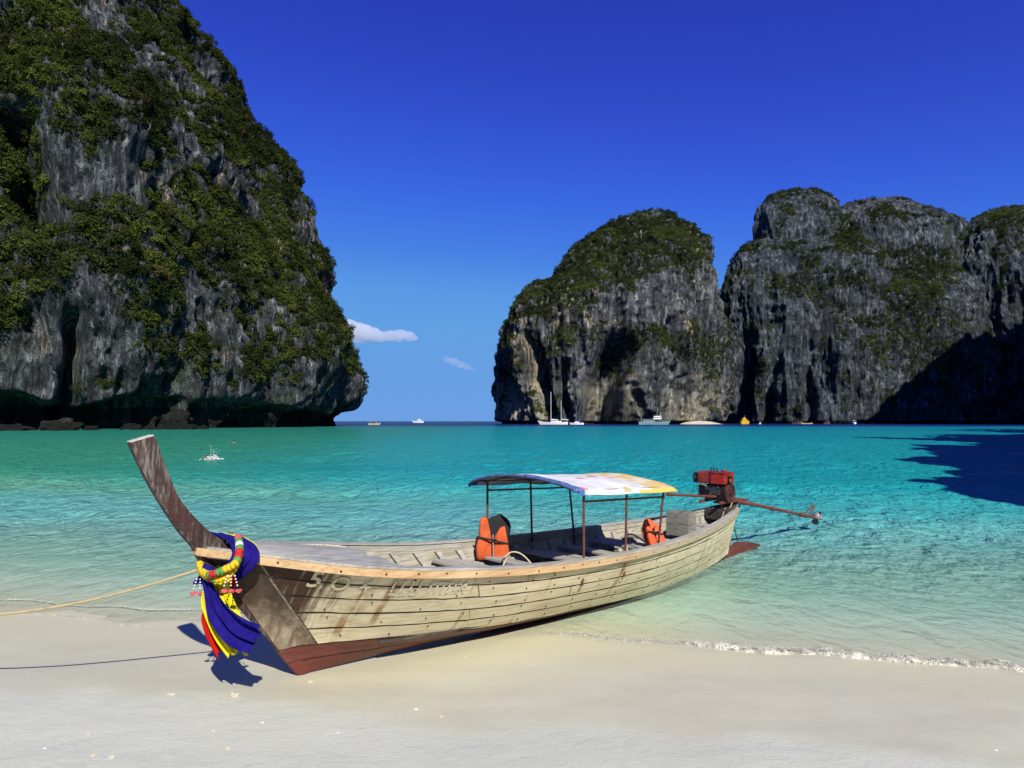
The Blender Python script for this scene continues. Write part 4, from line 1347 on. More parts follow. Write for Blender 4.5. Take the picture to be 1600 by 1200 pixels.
MB().tube([(3.085, -v, float(canopy_z(3.1, v)) + 0.012 - 0.05 * smooth(1.0, 1.06, abs(v))) for v in np.linspace(-1.06, 1.0, 20)], 0.022, 8).build('front_hem', hm, canopy, smooth_=True)

# ================================================================ things in and on the boat
# --- engine on its pivot
M_ENGRED = plain('faded_red_engine_paint', (0.30, 0.028, 0.014), 0.45, 0, 0.5, 7, 0.5, 0.2)
M_OIL = plain('oily_black_iron', (0.022, 0.020, 0.019), 0.45, 0.4, 0.5, 14, 0.5, 0.4)
M_ALU = plain('dull_aluminium', (0.12, 0.115, 0.11), 0.45, 0.7, 0.5, 16, 0.5, 0.3)
M_SHAFT = plain('rusty_red_shaft', (0.20, 0.055, 0.038), 0.65, 0.1, 0.5, 22, 0.4, 0.3)
M_BRASS = plain('brassy_metal', (0.40, 0.30, 0.13), 0.45, 0.6, 0.4, 18)

eng = empty('longtail_engine', W(8.5, 0, 0.97), BOAT_RZ)
tag(eng, 'red topped diesel engine with long rusty propeller shaft on the boat stern', 'engine')


def E(u, v, z):                                          # boat coordinates to engine-local
    return (u - 8.5, -v, z - 0.97)


def eb(name, u, v, z, su, sv, sz, mat, bev=0.012, parent=None, M=None):
    return MB().box(E(u, v, z), (su, sv, sz), M).build(name, mat, parent or eng, bevel=bev)


MB().tube([E(8.55, 0, 0.93), E(8.55, 0, 1.06)], 0.035, 10).build('pivot', M_OIL, eng)
MB().tube([E(8.50, 0.02, 0.70), E(8.52, 0.02, 1.10)], 0.014, 7).build('support_rod', M_PIPE, eng)
eb('bed_rail', 8.55, 0.13, 1.075, 0.80, 0.05, 0.045, M_SHAFT, 0.006)
eb('bed_rail', 8.55, -0.27, 1.075, 0.80, 0.05, 0.045, M_SHAFT, 0.006)
eb('bed_plate', 8.75, -0.05, 1.035, 0.5, 0.28, 0.03, M_SHAFT, 0.006)
# lower frame loop
MB().tube([E(8.30, 0.10, 1.05), E(8.28, 0.10, 0.985), E(8.6, 0.10, 0.95), E(9.0, 0.10, 0.93), E(9.03, 0.10, 1.0)], 0.016, 7).build('frame_loop', M_OIL, eng)
eb('hinge_block', 9.02, -0.02, 1.02, 0.12, 0.16, 0.10, M_SHAFT, 0.012)
tank = eb('tank', 8.42, -0.08, 1.525, 0.38, 0.57, 0.225, M_ENGRED, 0.028)
eb('tank_cover', 8.222, 0.06, 1.51, 0.016, 0.27, 0.175, plain('bright_red_panel', (0.42, 0.022, 0.012), 0.4, 0, 0.3, 8), 0.006, tank)
eb('seam', 8.229, -0.085, 1.525, 0.010, 0.012, 0.21, M_OIL, 0.002, tank)
eb('panel_rim', 8.229, 0.06, 1.612, 0.012, 0.29, 0.016, M_OIL, 0.003, tank)
MB().lathe(E(8.45, 0.08, 1.638), [(0.045, 0), (0.045, 0.03), (0.03, 0.038)], 12).build('filler_cap', M_ENGRED, tank)
MB().tube([E(8.40, -0.16, 1.63), E(8.40, -0.16, 1.70), E(8.40, -0.10, 1.71), E(8.40, -0.10, 1.63)], 0.012, 6).build('lift_ring', M_OIL, tank)
MB().tube([E(8.36, -0.02, 1.63), E(8.36, -0.01, 1.71)], 0.011, 6).build('lever', M_OIL, tank)
eb('head_lamp', 8.40, 0.222, 1.50, 0.10, 0.05, 0.13, M_OIL, 0.012, tank)
MB().lathe(E(8.34, 0.255, 1.49), [(0.035, 0), (0.035, 0.016), (0.012, 0.02)], 10, Matrix.Rotation(R(90), 3, 'X')).build('brass_plug', M_BRASS, tank)
eb('air_cleaner', 8.40, -0.44, 1.505, 0.17, 0.13, 0.20, M_OIL, 0.03)
MB().lathe(E(8.30, -0.44, 1.52), [(0.05, 0), (0.05, 0.03), (0.02, 0.036)], 12, Matrix.Rotation(R(-90), 3, 'Y')).build('cleaner_cap', M_ALU, eng)
blk_ = eb('crankcase', 8.45, -0.05, 1.245, 0.34, 0.40, 0.30, M_OIL, 0.03)
eb('cylinder_block', 8.42, -0.30, 1.26, 0.24, 0.16, 0.20, M_OIL, 0.02)
for k in range(4):
    eb('cooling_fin', 8.42, -0.395 + 0.0, 1.19 + 0.045 * k, 0.22, 0.05, 0.014, M_OIL, 0.003)
eb('side_cover', 8.272, -0.02, 1.29, 0.02, 0.22, 0.17, M_ALU, 0.01)
eb('oil_pump', 8.262, -0.17, 1.33, 0.05, 0.07, 0.06, M_ALU, 0.012)
for k, (v0, z0) in enumerate([(-0.10, 1.36), (0.06, 1.36), (0.07, 1.22), (-0.11, 1.22)]):
    MB().lathe(E(8.26, v0, z0), [(0.014, 0), (0.014, 0.018), (0.006, 0.02)], 6, Matrix.Rotation(R(-90), 3, 'Y')).build('bolt', M_BRASS if k % 2 else M_ALU, eng)
MB().tube([E(8.28, -0.18, 1.36), E(8.20, -0.24, 1.40), E(8.22, -0.34, 1.38)], 0.016, 7).build('fuel_pipe', M_BRASS, eng)
MB().tube([E(8.27, -0.05, 1.14), E(8.22, 0.05, 1.12), E(8.26, 0.12, 1.2)], 0.012, 6).build('fuel_pipe', M_OIL, eng)
fw = MB().lathe(E(8.45, 0.155, 1.245), [(0.17, 0), (0.185, 0.01), (0.185, 0.055), (0.15, 0.065), (0.14, 0.045), (0.05, 0.045), (0.05, 0.075)], 28, Matrix.Rotation(R(90), 3, 'X')).build('flywheel', plain('rusty_flywheel', (0.10, 0.035, 0.028), 0.6, 0.3, 0.5), eng)
MB().tube([E(8.5, -0.35, 1.37), E(8.5, -0.42, 1.25), E(8.48, -0.46, 1.15)], [0.03, 0.035, 0.03], 8).build('exhaust', M_PIPE, eng)
MB().tube([E(8.42, 0.0, 1.16), E(7.6, 0.0, 1.245), E(6.64, 0.0, 1.345)], [0.026, 0.024, 0.021], 9).build('tiller', M_SHAFT, eng)
MB().tube([E(6.80, 0.0, 1.329), E(6.62, 0.0, 1.348)], 0.029, 9).build('grip', M_SHAFT, eng)
sh = MB().tube([E(8.9, 0.0, 1.055), E(10.5, 0.0, 0.765), E(12.35, 0.0, 0.415)], [0.040, 0.036, 0.032], 10).build('drive_shaft', M_SHAFT, eng)
for t_ in (0.12, 0.5, 0.93):
    p0 = np.array(E(8.9 + 3.45 * t_, 0, 1.055 - 0.64 * t_))
    MB().tube([p0, p0 + np.array([0.10, 0, -0.0186])], 0.049, 10).build('collar', M_SHAFT, sh)
MB().tube([E(8.85, 0.0, 1.10), E(9.6, 0, 1.005)], [0.03, 0.016], 8).build('shaft_brace', M_SHAFT, sh)
guard = MB().tube([E(12.30, 0.0, 0.43), E(12.85, 0, 0.60), E(12.98, 0, 0.60), E(12.90, 0, 0.46)], 0.016, 7).build('propeller_guard', M_SHAFT, eng)
MB().tube([E(12.25, 0, 0.40), E(12.72, 0, 0.33), E(12.85, 0, 0.58)], 0.016, 7).build('guard_brace', M_SHAFT, guard)
MB().lathe(E(12.35, 0, 0.415), [(0.035, 0), (0.03, 0.7), (0.045, 0.72), (0.045, 0.80), (0.015, 0.88)], 12, Matrix.Rotation(R(101), 3, 'Y')).build('propeller_hub', M_SHAFT, eng)
for k in range(2):
    a0 = 0.5 + math.pi * k
    rows = []
    for q in np.linspace(0, 1, 8):
        rr = 0.03 + 0.15 * q; wd = 0.075 * math.sin(math.pi * min(q * 0.85 + 0.15, 1)) + 0.012; tw = R(62 - 34 * q)
        ring = []
        for e_ in np.linspace(-1, 1, 5):
            loc = Vector((math.sin(tw) * e_ * wd, math.cos(tw) * e_ * wd, rr))
            ring.append(Matrix.Rotation(a0, 3, 'X') @ loc + Vector(E(13.10, 0, 0.275)))
        rows.append(ring)
    Ar = np.array([[list(p) for p in r_] for r_ in rows])
    MB().slab(Ar, Ar + np.array([0.008, 0, 0.0])).build('propeller_blade', M_ALU, eng, smooth_=True)
MB().lathe(E(13.14, 0, 0.30), [(0.10, -0.06), (0.115, 0.0), (0.09, 0.07), (0.03, 0.11)], 14).build('propeller_cap', plain('grey_cap', (0.30, 0.29, 0.28), 0.5, 0.2), eng, smooth_=True)

# --- life jackets
M_ORANGE = plain('orange_nylon', (0.60, 0.105, 0.028), 0.75, 0, 0.3, 6, 0.25, 0.5)
M_ORANGE2 = plain('bright_orange_nylon', (0.72, 0.125, 0.045), 0.75, 0, 0.25, 6, 0.25, 0.5)
M_BLACKW = plain('black_webbing', (0.010, 0.010, 0.012), 0.8, 0, 0.3)


def pad(name, outline, thick, M, mat, parent, puff=0.05):
    """stuffed panel from an outline in its own plane"""
    o = np.array(outline, float)
    q_ = np.vstack([o, o[:1]]); tq = np.linspace(0, len(o), 41)[:-1]
    o = np.stack([np.interp(tq, np.arange(len(q_)), q_[:, i]) for i in (0, 1)], -1)
    o = np.stack([(np.roll(o[:, i], 1) + 2 * o[:, i] + np.roll(o[:, i], -1)) / 4 for i in (0, 1)], -1)
    c = o.mean(0)
    mb = MB()
    rings = [(0.0, thick / 2 + puff), (0.45, thick / 2 + puff * 0.85), (0.8, thick / 2 + puff * 0.35), (0.97, thick / 2 * 0.7), (1.0, 0), (0.97, -thick / 2 * 0.7), (0.8, -thick / 2), (0.0, -thick / 2)]
    rows = []
    for k, y in rings:
        q = c + (o - c) * max(k, 0.02)
        w = 0.012 * fbm(q[:, 0] * 9, q[:, 1] * 9, 3.0, 2, 5) * (1 if 0 < k < 0.95 else 0)
        rows.append([M @ Vector((a[0], y + dw, a[1])) for a, dw in zip(q, w)])
    mb.grid([[list(p) for p in r_] for r_ in rows], closed_u=True)
    n = len(o); mb.f.append(tuple(range(n))); mb.f.append(tuple(range((len(rings) - 1) * n, len(rings) * n))[::-1])
    return mb.build(name, mat, parent, smooth_=True)


def jacket(loc, rz, tilt, mat, label, s=1.0, back=None):
    j = empty('life_jacket', loc, rz)
    tag(j, label, 'life jacket', 'orange life jackets in the boat')
    T = Matrix.Rotation(tilt, 4, 'X') @ Matrix.Scale(s, 4)
    lp = pad('front_panel', [(-0.20, 0.0), (-0.21, 0.16), (-0.17, 0.30), (-0.15, 0.50), (-0.07, 0.52), (-0.02, 0.30), (-0.005, 0.14), (-0.01, 0.0)], 0.06, T @ Matrix.Rotation(0.22, 4, 'Z'), mat, j)
    pad('front_panel', [(0.01, 0.0), (0.005, 0.15), (0.03, 0.27), (0.10, 0.38), (0.16, 0.40), (0.19, 0.24), (0.21, 0.08), (0.18, 0.0)], 0.06, T @ Matrix.Rotation(-0.25, 4, 'Z'), mat, j)
    pad('back_panel', [(-0.16, 0.06), (-0.15, 0.35), (-0.02, 0.50), (0.12, 0.54), (0.22, 0.46), (0.25, 0.38), (0.19, 0.10)], 0.05, T @ Matrix.Translation((0.01, 0.11, 0)), back or M_BLACKW, j)
    for z0, dz in ((0.23, -0.05), (0.10, 0.0)):
        if z0 < 0.2: continue
        mb = MB()
        pth = [T @ Vector((x, -0.088 + 0.35 * x * x, z0 + dz * x * 5)) for x in np.linspace(-0.2, 0.2, 10)]
        A = [[list(p + Vector((0, 0, -0.013))), list(p + Vector((0, 0, 0.013)))] for p in pth]
        A = np.array(A); mb.slab(A, A + np.array([0, 0.008, 0]))
        mb.build('strap', M_BLACKW, j)
    MB().box(T @ Vector((0.02, -0.10, 0.235)), (0.05, 0.02, 0.035)).build('buckle', M_BLACKW, j, bevel=0.004)
    mb = MB(); A = np.array([[list(T @ Vector((x, -0.083, z))) for x in (-0.006, 0.006)] for z in np.linspace(0.01, 0.30, 6)])
    mb.slab(A, A + np.array([0, 0.006, 0])); mb.build('zip', plain('pale_zip', (0.35, 0.28, 0.26), 0.7), j)
    return j


j1 = jacket(W(3.18, -0.66, 0.66), R(10), R(-6), M_ORANGE, 'orange life jacket with black strap leaning on the front canopy post', 1.15)
j2 = jacket(W(5.62, 0.44, 0.66), R(38), R(-22), M_ORANGE2, 'bright orange life jacket slumped by the rear canopy post', 0.86, M_ORANGE2)

M_BOX = wood('drab_grey_box_wood', [(0.0, (0.12, 0.11, 0.09)), (0.5, (0.20, 0.185, 0.15)), (1.0, (0.29, 0.265, 0.21))], 0.9, (3, 3, 12))
# --- grey wooden boxes aft, one on the other
for k, lab in ((0, 'lower of two stacked grey wooden boxes near the stern'), (1, 'upper grey wooden box with a slot in its lid near the stern')):
    bx = empty('wooden_box', W(6.78, 0.16, 0.672 + 0.196 * k), BOAT_RZ + 0.12 + 0.04 * k)
    tag(bx, lab, 'box', 'grey wooden boxes stacked aft')
    h = 0.19
    for sgn in (1, -1):
        MB().box((sgn * 0.155, 0, h / 2), (0.025, 0.40, h)).build('side_board', M_BOX, bx, bevel=0.004)
        MB().box((0, sgn * 0.185, h / 2), (0.283, 0.025, h - 0.004)).build('side_board', M_BOX, bx, bevel=0.004)
    MB().box((0, 0, 0.012), (0.28, 0.34, 0.02)).build('bottom', M_GREY, bx)
    if k:
        for y0, w0 in ((-0.115, 0.12), (0.11, 0.13)):
            MB().box((0, y0, h - 0.013), (0.283, w0, 0.02)).build('lid_board', M_BOX, bx, bevel=0.003)

# --- ropes
def rope(name, p, r, mat, label, n=60, parent=None):
    o = MB().tube(spline(p, n), r, 8).build(name, mat, parent, smooth_=True)
    if label: tag(o, label, 'rope')
    return o


a0 = W(-0.93, 0.03, 1.29)
e0 = P(-120, 968, y=5.6)
mid = [(a0 * (1 - t) + e0 * t) - np.array([0, 0, 0.10 * math.sin(math.pi * t)]) for t in np.linspace(0, 1, 9)]
far_end = [e0 + (e0 - a0) * k + np.array([0, 0, -0.05 * k]) for k in (0.6, 1.2)]
rope('mooring_rope', mid + far_end, 0.012, M_ROPE, 'long tan mooring rope running from the bow out of the picture', 90)
MB_r = MB().tube(spline([W(-0.93, 0.03, 1.29), W(-0.88, 0.05, 1.20), W(-0.80, 0.0, 1.16), W(-0.88, -0.05, 1.20), W(-0.93, -0.02, 1.29)], 20), 0.014, 7).build('rope_lashing', plain('black_lashing', (0.02, 0.02, 0.02), 0.8), smooth_=True)
tag(MB_r, 'black lashing that ties the mooring rope round the stem', 'rope')
rope('rope', [W(-0.28, -0.20, 1.385), W(0.1, -0.26, 1.325), W(0.40, -0.22, 1.285), W(0.62, -0.14, 1.235), W(0.78, -0.04, 1.12), W(0.90, 0.02, 0.9)], 0.010, M_ROPEW, 'pale rope lying along the foredeck and over its edge')
rope('rope', [W(2.60, 0.05, 0.55), W(2.78, 0.0, 0.76), W(2.95, -0.12, 0.80), W(3.05, -0.30, 0.74), W(3.30, -0.40, 0.78), W(3.42, -0.30, 0.74), W(3.5, -0.1, 0.55)], 0.011, M_ROPEW, 'short pale rope draped over the thwart below the jacket with the strap')
rope('rope', [W(5.05, 0.30, 0.60), W(5.12, 0.22, 0.76), W(5.30, 0.10, 0.83), W(5.55, 0.06, 0.80), W(5.8, 0.1, 0.66)], 0.013, M_ROPEW, 'pale looped rope beside the slumped bright orange life jacket')
rope('rope', [W(8.32, 0.16, 0.98), W(8.25, 0.14, 0.84), W(8.22, 0.10, 0.74), W(8.30, 0.16, 0.80), W(8.58, 0.15, 1.02), W(8.66, 0.13, 1.06)], 0.010, M_ROPE, 'yellowish rope hanging from the engine frame at the stern')


# --- sashes tied round the bow
def cloth(name, col, var=0.35):
    g = G(name)
    n1 = g.noise(g.scale(g.obj(), (6, 6, 2)), 3.0, 4, 0.6)
    weave = g.noise(g.obj(), 400, 2, 0.6)
    c = g.mix(g.step(n1, 0.3, 0.7), tuple(x * (1 - var) for x in col), col)
    d = g.n('ShaderNodeBsdfDiffuse'); g.put(d.inputs[0], c); g.put(d.inputs['Normal'], g.bump(g.math('ADD', n1, g.math('MULTIPLY', weave, 0.3)), 0.5, 0.012))
    t = g.n('ShaderNodeBsdfTranslucent'); g.put(t.inputs[0], c)
    m = g.n('ShaderNodeMixShader'); m.inputs[0].default_value = 0.18
    g.put(m.inputs[1], d.outputs[0]); g.put(m.inputs[2], t.outputs[0])
    g.t.links.new(m.outputs[0], g.out.inputs[0])
    return g.m


M_BLUE = cloth('royal_blue_cloth', (0.022, 0.015, 0.21))
M_YEL = cloth('yellow_cloth', (0.80, 0.70, 0.02), 0.15)
M_REDC = cloth('red_cloth', (0.62, 0.018, 0.010), 0.2)


def ribbon(centres, widths, wdir, ndir, nfold, famp, n=44, m=26, phase=0.0, jag=0.0):
    """cloth strip: centres along it, widths, unit width directions and fold directions per control point"""
    C = spline(centres, n)
    w = np.interp(np.linspace(0, 1, n), np.linspace(0, 1, len(widths)), widths)
    D = spline(wdir, n); D /= np.linalg.norm(D, axis=1)[:, None]
    N = spline(ndir, n); N /= np.linalg.norm(N, axis=1)[:, None]
    e = np.linspace(-1, 1, m)
    fa = np.interp(np.linspace(0, 1, n), np.linspace(0, 1, len(famp)), famp)
    k = np.arange(n)[:, None] / n
    f = np.sin(e[None, :] * nfold * math.pi + phase + 1.5 * k) + 0.4 * np.sin(e[None, :] * nfold * 2.3 * math.pi + 2 + 3 * k)
    A = C[:, None, :] + D[:, None, :] * (w[:, None] * e[None, :] / 2)[..., None] + N[:, None, :] * (fa[:, None] * f)[..., None]
    if jag:
        T_ = C[-1] - C[-2]; T_ /= np.linalg.norm(T_)
        A += T_[None, None, :] * (jag * fbm(e * 2.5, 0 * e, phase, 3, 8)[None, :] * smooth(0.75, 1.0, k))[..., None]
    B = A + N[:, None, :] * 0.004
    return A, B


def add_ribbon(mb, *a, **k):
    A, B = ribbon(*a, **k); mb.slab(A, B)


def ring_centres(off, du=0.0, dz=0.0):
    """loop over the foredeck, down both flanks and under the stem"""
    near = [(-0.76, 0.0, 1.565), (-0.71, 0.13, 1.545), (-0.675, 0.27, 1.50), (-0.69, 0.355 + off, 1.41), (-0.745, 0.265 + off, 1.29), (-0.82, 0.13 + off, 1.20), (-0.89 - off, 0.0, 1.16)]
    far = [(u, -v, z) for u, v, z in near[1:-1]][::-1]
    return [W(u + du, v, z + dz) for u, v, z in near + far + near[:1]]


def wrap(mb, off, width, du=0.0, dz=0.0, nf=2.0, amp=0.012, phase=0.0):
    c = ring_centres(off, du, dz)
    wd, nd = [], []
    ax = AX * 0.86 + np.array([0, 0, -0.30])
    cen = np.mean(c, 0)
    for p in c:
        q = p - cen; q = q / np.linalg.norm(q)
        side_ = float(np.clip((p - HEEL) @ NX / 0.12, -1, 1))
        d_ = AX + NX * side_ * 0.78 + np.array([0, 0, -0.19]); wd.append(d_ / np.linalg.norm(d_)); nd.append(q)
    wv = [width * (0.55 if k in (6,) else 1.0) for k in range(len(c))]
    add_ribbon(mb, c, wv, wd, nd, nf, [amp] * len(c), 70, 22, phase)


YT = 5.78
XW = np.array([1.0, 0, 0]); YW = np.array([0, -1.0, 0]); ZW = np.array([0, 0, 1.0])


def tail(mb, path, widths, nf, famp, phase, jag, dirs=None):
    c = [P(x, y, y=d) for x, y, d in path]
    wd = dirs or [XW] * len(c)
    add_ribbon(mb, c, widths, wd, [YW] * len(c), nf, famp, 48, 30, phase, jag)


mb = MB(); wrap(mb, 0.025, 0.23, 0.0, 0.0, 2.2, 0.014, 0.4)
kn = P(322, 893, y=5.66)
mb.ico(kn, 0.062, 3, (1.0, 0.8, 0.85), 0.35, 2.2, 4)
tail(mb, [(320, 898, 5.64), (330, 925, 5.60), (342, 955, 5.56), (368, 985, 5.52), (398, 998, 5.47)], [0.07, 0.12, 0.20, 0.26, 0.24], 2.4, [0.012, 0.02, 0.028, 0.03, 0.032], 0.3, 0.05,
     [XW, XW * 0.97 + ZW * 0.2, XW * 0.9 + ZW * 0.45, XW * 0.5 + ZW * 0.87, XW * 0.28 + ZW * 0.95])
sash_b = mb.build('cloth_sash', M_BLUE, smooth_=True)
tag(sash_b, 'royal blue cloth sash knotted round the bow with a windblown tail', 'sash', 'coloured sashes tied round the bow')
mb = MB(); wrap(mb, 0.006, 0.11, 0.07, -0.010, 2.0, 0.008, 1.4)
tail(mb, [(352, 893, 5.70), (340, 915, 5.68), (335, 940, 5.66), (350, 985, 5.63), (372, 1022, 5.60)], [0.14, 0.20, 0.20, 0.18, 0.17], 2.0, [0.01, 0.018, 0.022, 0.024, 0.026], 1.3, 0.05,
     [XW, XW, XW * 0.97 + ZW * 0.2, XW * 0.9 + ZW * 0.4, XW * 0.93 + ZW * 0.3])
tail(mb, [(348, 905, 5.66), (352, 930, 5.65), (366, 960, 5.64), (382, 985, 5.62)], [0.08, 0.10, 0.10, 0.08], 1.2, [0.008, 0.014, 0.014, 0.014], 0.3, 0.03)
sash_y = mb.build('cloth_sash', M_YEL, smooth_=True)
tag(sash_y, 'bright yellow cloth sash under the blue one on the bow', 'sash', 'coloured sashes tied round the bow')
mb = MB(); mb.ico(P(362, 906, y=5.76), 0.05, 3, (1, 0.8, 1.1), 0.35, 2.2, 9)
tail(mb, [(362, 905, 5.76), (345, 935, 5.74), (328, 962, 5.73), (333, 993, 5.72), (344, 1018, 5.71)], [0.12, 0.13, 0.16, 0.16, 0.14], 1.8, [0.01, 0.016, 0.02, 0.02, 0.02], 2.6, 0.06)
sash_r = mb.build('cloth_sash', M_REDC, smooth_=True)
tag(sash_r, 'red cloth sash hanging lowest beneath the yellow one on the bow', 'sash', 'coloured sashes tied round the bow')

# --- flower garlands
M_GAR = {'y': plain('yellow_blossom', (0.80, 0.52, 0.01), 0.8, 0, 0.3, 60), 'r': plain('red_blossom', (0.60, 0.02, 0.02), 0.8, 0, 0.3, 60), 'g': plain('green_leaf_band', (0.10, 0.32, 0.06), 0.8, 0, 0.3, 60),
         'w': plain('white_jasmine', (0.75, 0.72, 0.66), 0.8, 0, 0.2, 60), 'p': plain('pink_rose', (0.70, 0.10, 0.12), 0.8, 0, 0.4, 60)}


def garland(path, code, label, tassels):
    c = spline(path, len(code) * 2 + 1)
    g_ = empty('flower_garland', c[len(c) // 2]); tag(g_, label, 'garland', 'flower garlands on the bow')
    o0 = np.array(g_.location)
    for k, ch in enumerate(code):
        a, b, d = c[2 * k] - o0, c[2 * k + 1] - o0, c[2 * k + 2] - o0
        mb = MB().tube([a, a * 0.7 + b * 0.3, b, d * 0.7 + b * 0.3, d], [0.024, 0.031, 0.033, 0.031, 0.024], 10)
        mb.v = [tuple(np.array(p) * 1.0 + 0.003 * np.array([math.sin(i * 7.1), math.cos(i * 5.3), math.sin(i * 3.7)])) for i, p in enumerate(mb.v)]
        mb.build('blossom_band', M_GAR[ch], g_, smooth_=True)
    for tx in tassels:
        p = np.array(tx) - o0
        for s_ in (-0.03, 0.0, 0.03):
            for i in range(4):
                MB().ico(p + np.array([s_ * (1 + 0.25 * i), 0.01 * math.sin(s_ * 90), -0.026 * i]), 0.0085, 1).build('bead', M_GAR['w'], g_, smooth_=True)
            MB().ico(p + np.array([s_ * 2.1, 0.01, -0.125]), 0.024, 2, (1.1, 1, 0.65), 0.45, 3, int(s_ * 100)).build('tassel_bloom', M_GAR['p'], g_)


garland([P(372, 838, y=5.86), P(374, 858, y=5.62), P(368, 880, y=5.46), P(350, 890, y=5.42), P(332, 897, y=5.46), P(318, 895, y=5.60), P(312, 880, y=5.78)], 'pgwgrrgyyyyggrrgyyyyyy', 'yellow flower garland with red and green bands looped round the bow', [P(361, 900, y=5.40)])
garland([P(380, 842, y=5.95), P(374, 868, y=5.66), P(362, 893, y=5.50), P(345, 905, y=5.48), P(326, 902, y=5.56), P(314, 893, y=5.72)], 'pprgyyyyyyyygrgyyy', 'thinner yellow garland with the pink tassel at the left of the stem', [P(313, 905, y=5.66)])


# ================================================================ things on the bay
M_WHITE = plain('white_gelcoat', (0.80, 0.78, 0.74), 0.4, 0, 0.08, 2)
M_NAVY = plain('blue_canvas', (0.03, 0.06, 0.28), 0.8, 0, 0.3, 3)
M_TEAL = plain('pale_teal_paint', (0.22, 0.36, 0.36), 0.5, 0, 0.3, 2)
M_YELLOWP = plain('yellow_boat_paint', (0.72, 0.44, 0.02), 0.45, 0, 0.25, 2)
M_DARKG = plain('dark_window', (0.012, 0.016, 0.020), 0.15, 0, 0.2, 2, 0.6)
M_TAN = plain('tan_boat_paint', (0.52, 0.44, 0.28), 0.6, 0, 0.3, 2)
M_BROWNB = plain('brown_boat_wood', (0.16, 0.08, 0.045), 0.7, 0, 0.4, 2)
M_SPAR = plain('pale_spar', (0.72, 0.70, 0.66), 0.4, 0.1, 0.1)
M_OLIVE = plain('olive_awning', (0.16, 0.15, 0.07), 0.8, 0, 0.4, 2)


def far_hull(parent, L, B, H, mat, rake=0.12, sheer=0.25, stern=0.75, name='hull', draft=0.4):
    n = 15
    rows = []
    for i in range(n):
        q = i / (n - 1)                                   # 0 stern .. 1 bow
        w = B / 2 * (stern + (1 - stern) * math.sin(min(q / 0.45, 1) * math.pi / 2)) * (1 - max(0, (q - 0.45) / 0.55) ** 2.2)
        w = max(w, 0.02)
        top = H * (1 + sheer * (2 * q - 0.8) ** 2)
        x = -L / 2 + L * q
        xr = x + rake * L * 0.3 * q
        rows.append([(x, 0, -draft), (x, w * 0.72, -draft * 0.4), (xr, w, top), (xr, w * 0.90, top), (xr, 0, top - 0.12 * H), (xr, -w * 0.90, top), (xr, -w, top), (x, -w * 0.72, -draft * 0.4)])
    mb = MB().grid(rows, closed_u=True)
    mb.f.append(tuple(range(8))); mb.f.append(tuple(range((n - 1) * 8, n * 8))[::-1])
    return mb.build(name, mat, parent)


def bpart(parent, name, c, s, mat, bev=0.06, taper=1.0, M=None):
    return MB().box(c, s, M, taper).build(name, mat, parent, bevel=bev)


def at(px, y):
    return P(px, 700, y=y) * np.array([1, 1, 0])


# two-masted yacht
b = empty('ketch_yacht', at(866, 492), R(176))
tag(b, 'white two-masted sailing yacht moored below the rock dome', 'yacht', 'boats at anchor in the bay')
far_hull(b, 21, 4.6, 1.8, M_WHITE, 0.3, 0.35, 0.6)
bpart(b, 'cabin', (-1.5, 0, 2.3), (8, 2.8, 1.1), M_WHITE, 0.2, 0.85)
for x0 in (-4, -2.2, -0.4, 1.4):
    bpart(b, 'window', (x0, 1.36, 2.3), (1.1, 0.06, 0.4), M_DARKG, 0.0); bpart(b, 'window', (x0, -1.36, 2.3), (1.1, 0.06, 0.4), M_DARKG, 0.0)
for x0, h, r_ in ((2.4, 25, 0.26), (-5.4, 18.5, 0.22)):
    mst = MB().tube([(x0, 0, 1.6), (x0, 0, h)], [r_, r_ * 0.7], 8).build('mast', M_SPAR, b)
    MB().tube([(x0, 0, 3.6), (x0 - 5.6, 0, 3.4)], 0.16, 6).build('boom', M_SPAR, mst)
    MB().tube([(x0 - 0.2, 0, 3.85), (x0 - 5.2, 0, 3.65)], [0.35, 0.22], 7).build('furled_sail', M_WHITE, mst)
    for sg in (-1, 1):
        MB().tube([(x0, sg * 1.1, h * 0.62), (x0, sg * 1.9, 1.8)], 0.03, 4).build('shroud', M_ALU, mst)
MB().tube([(10.8, 0, 2.8), (2.4, 0, 24.5)], 0.05, 4).build('forestay', M_ALU, b)
MB().tube([(9.5, 0, 2.4), (12.8, 0, 3.0)], [0.16, 0.09], 6).build('bowsprit', M_SPAR, b)
bpart(b, 'awning', (-7.5, 0, 3.6), (3.4, 3.0, 0.12), M_NAVY, 0.03)
# sloop
b = empty('sailing_sloop', at(902, 478), R(178))
tag(b, 'small white sailing boat with a blue sail cover beside the two-masted yacht', 'sailboat', 'boats at anchor in the bay')
far_hull(b, 9.8, 3.0, 1.3, M_WHITE, 0.25, 0.2, 0.7)
bpart(b, 'cabin', (0.2, 0, 1.75), (3.8, 2.0, 0.8), M_WHITE, 0.15, 0.8)
mst = MB().tube([(0.6, 0, 1.2), (0.6, 0, 14.2)], [0.15, 0.1], 7).build('mast', plain('blue_grey_spar', (0.30, 0.34, 0.42), 0.4, 0.2, 0.1), b)
MB().tube([(0.5, 0, 2.7), (-3.8, 0, 2.6)], [0.42, 0.3], 8).build('sail_cover', M_NAVY, mst)
bpart(b, 'spray_hood', (-1.6, 0, 2.25), (1.8, 2.0, 0.9), M_NAVY, 0.2, 0.7)
for sg in (-1, 1):
    MB().tube([(0.6, 0, 13.6), (0.6, sg * 1.35, 1.3)], 0.02, 4).build('shroud', M_ALU, mst)
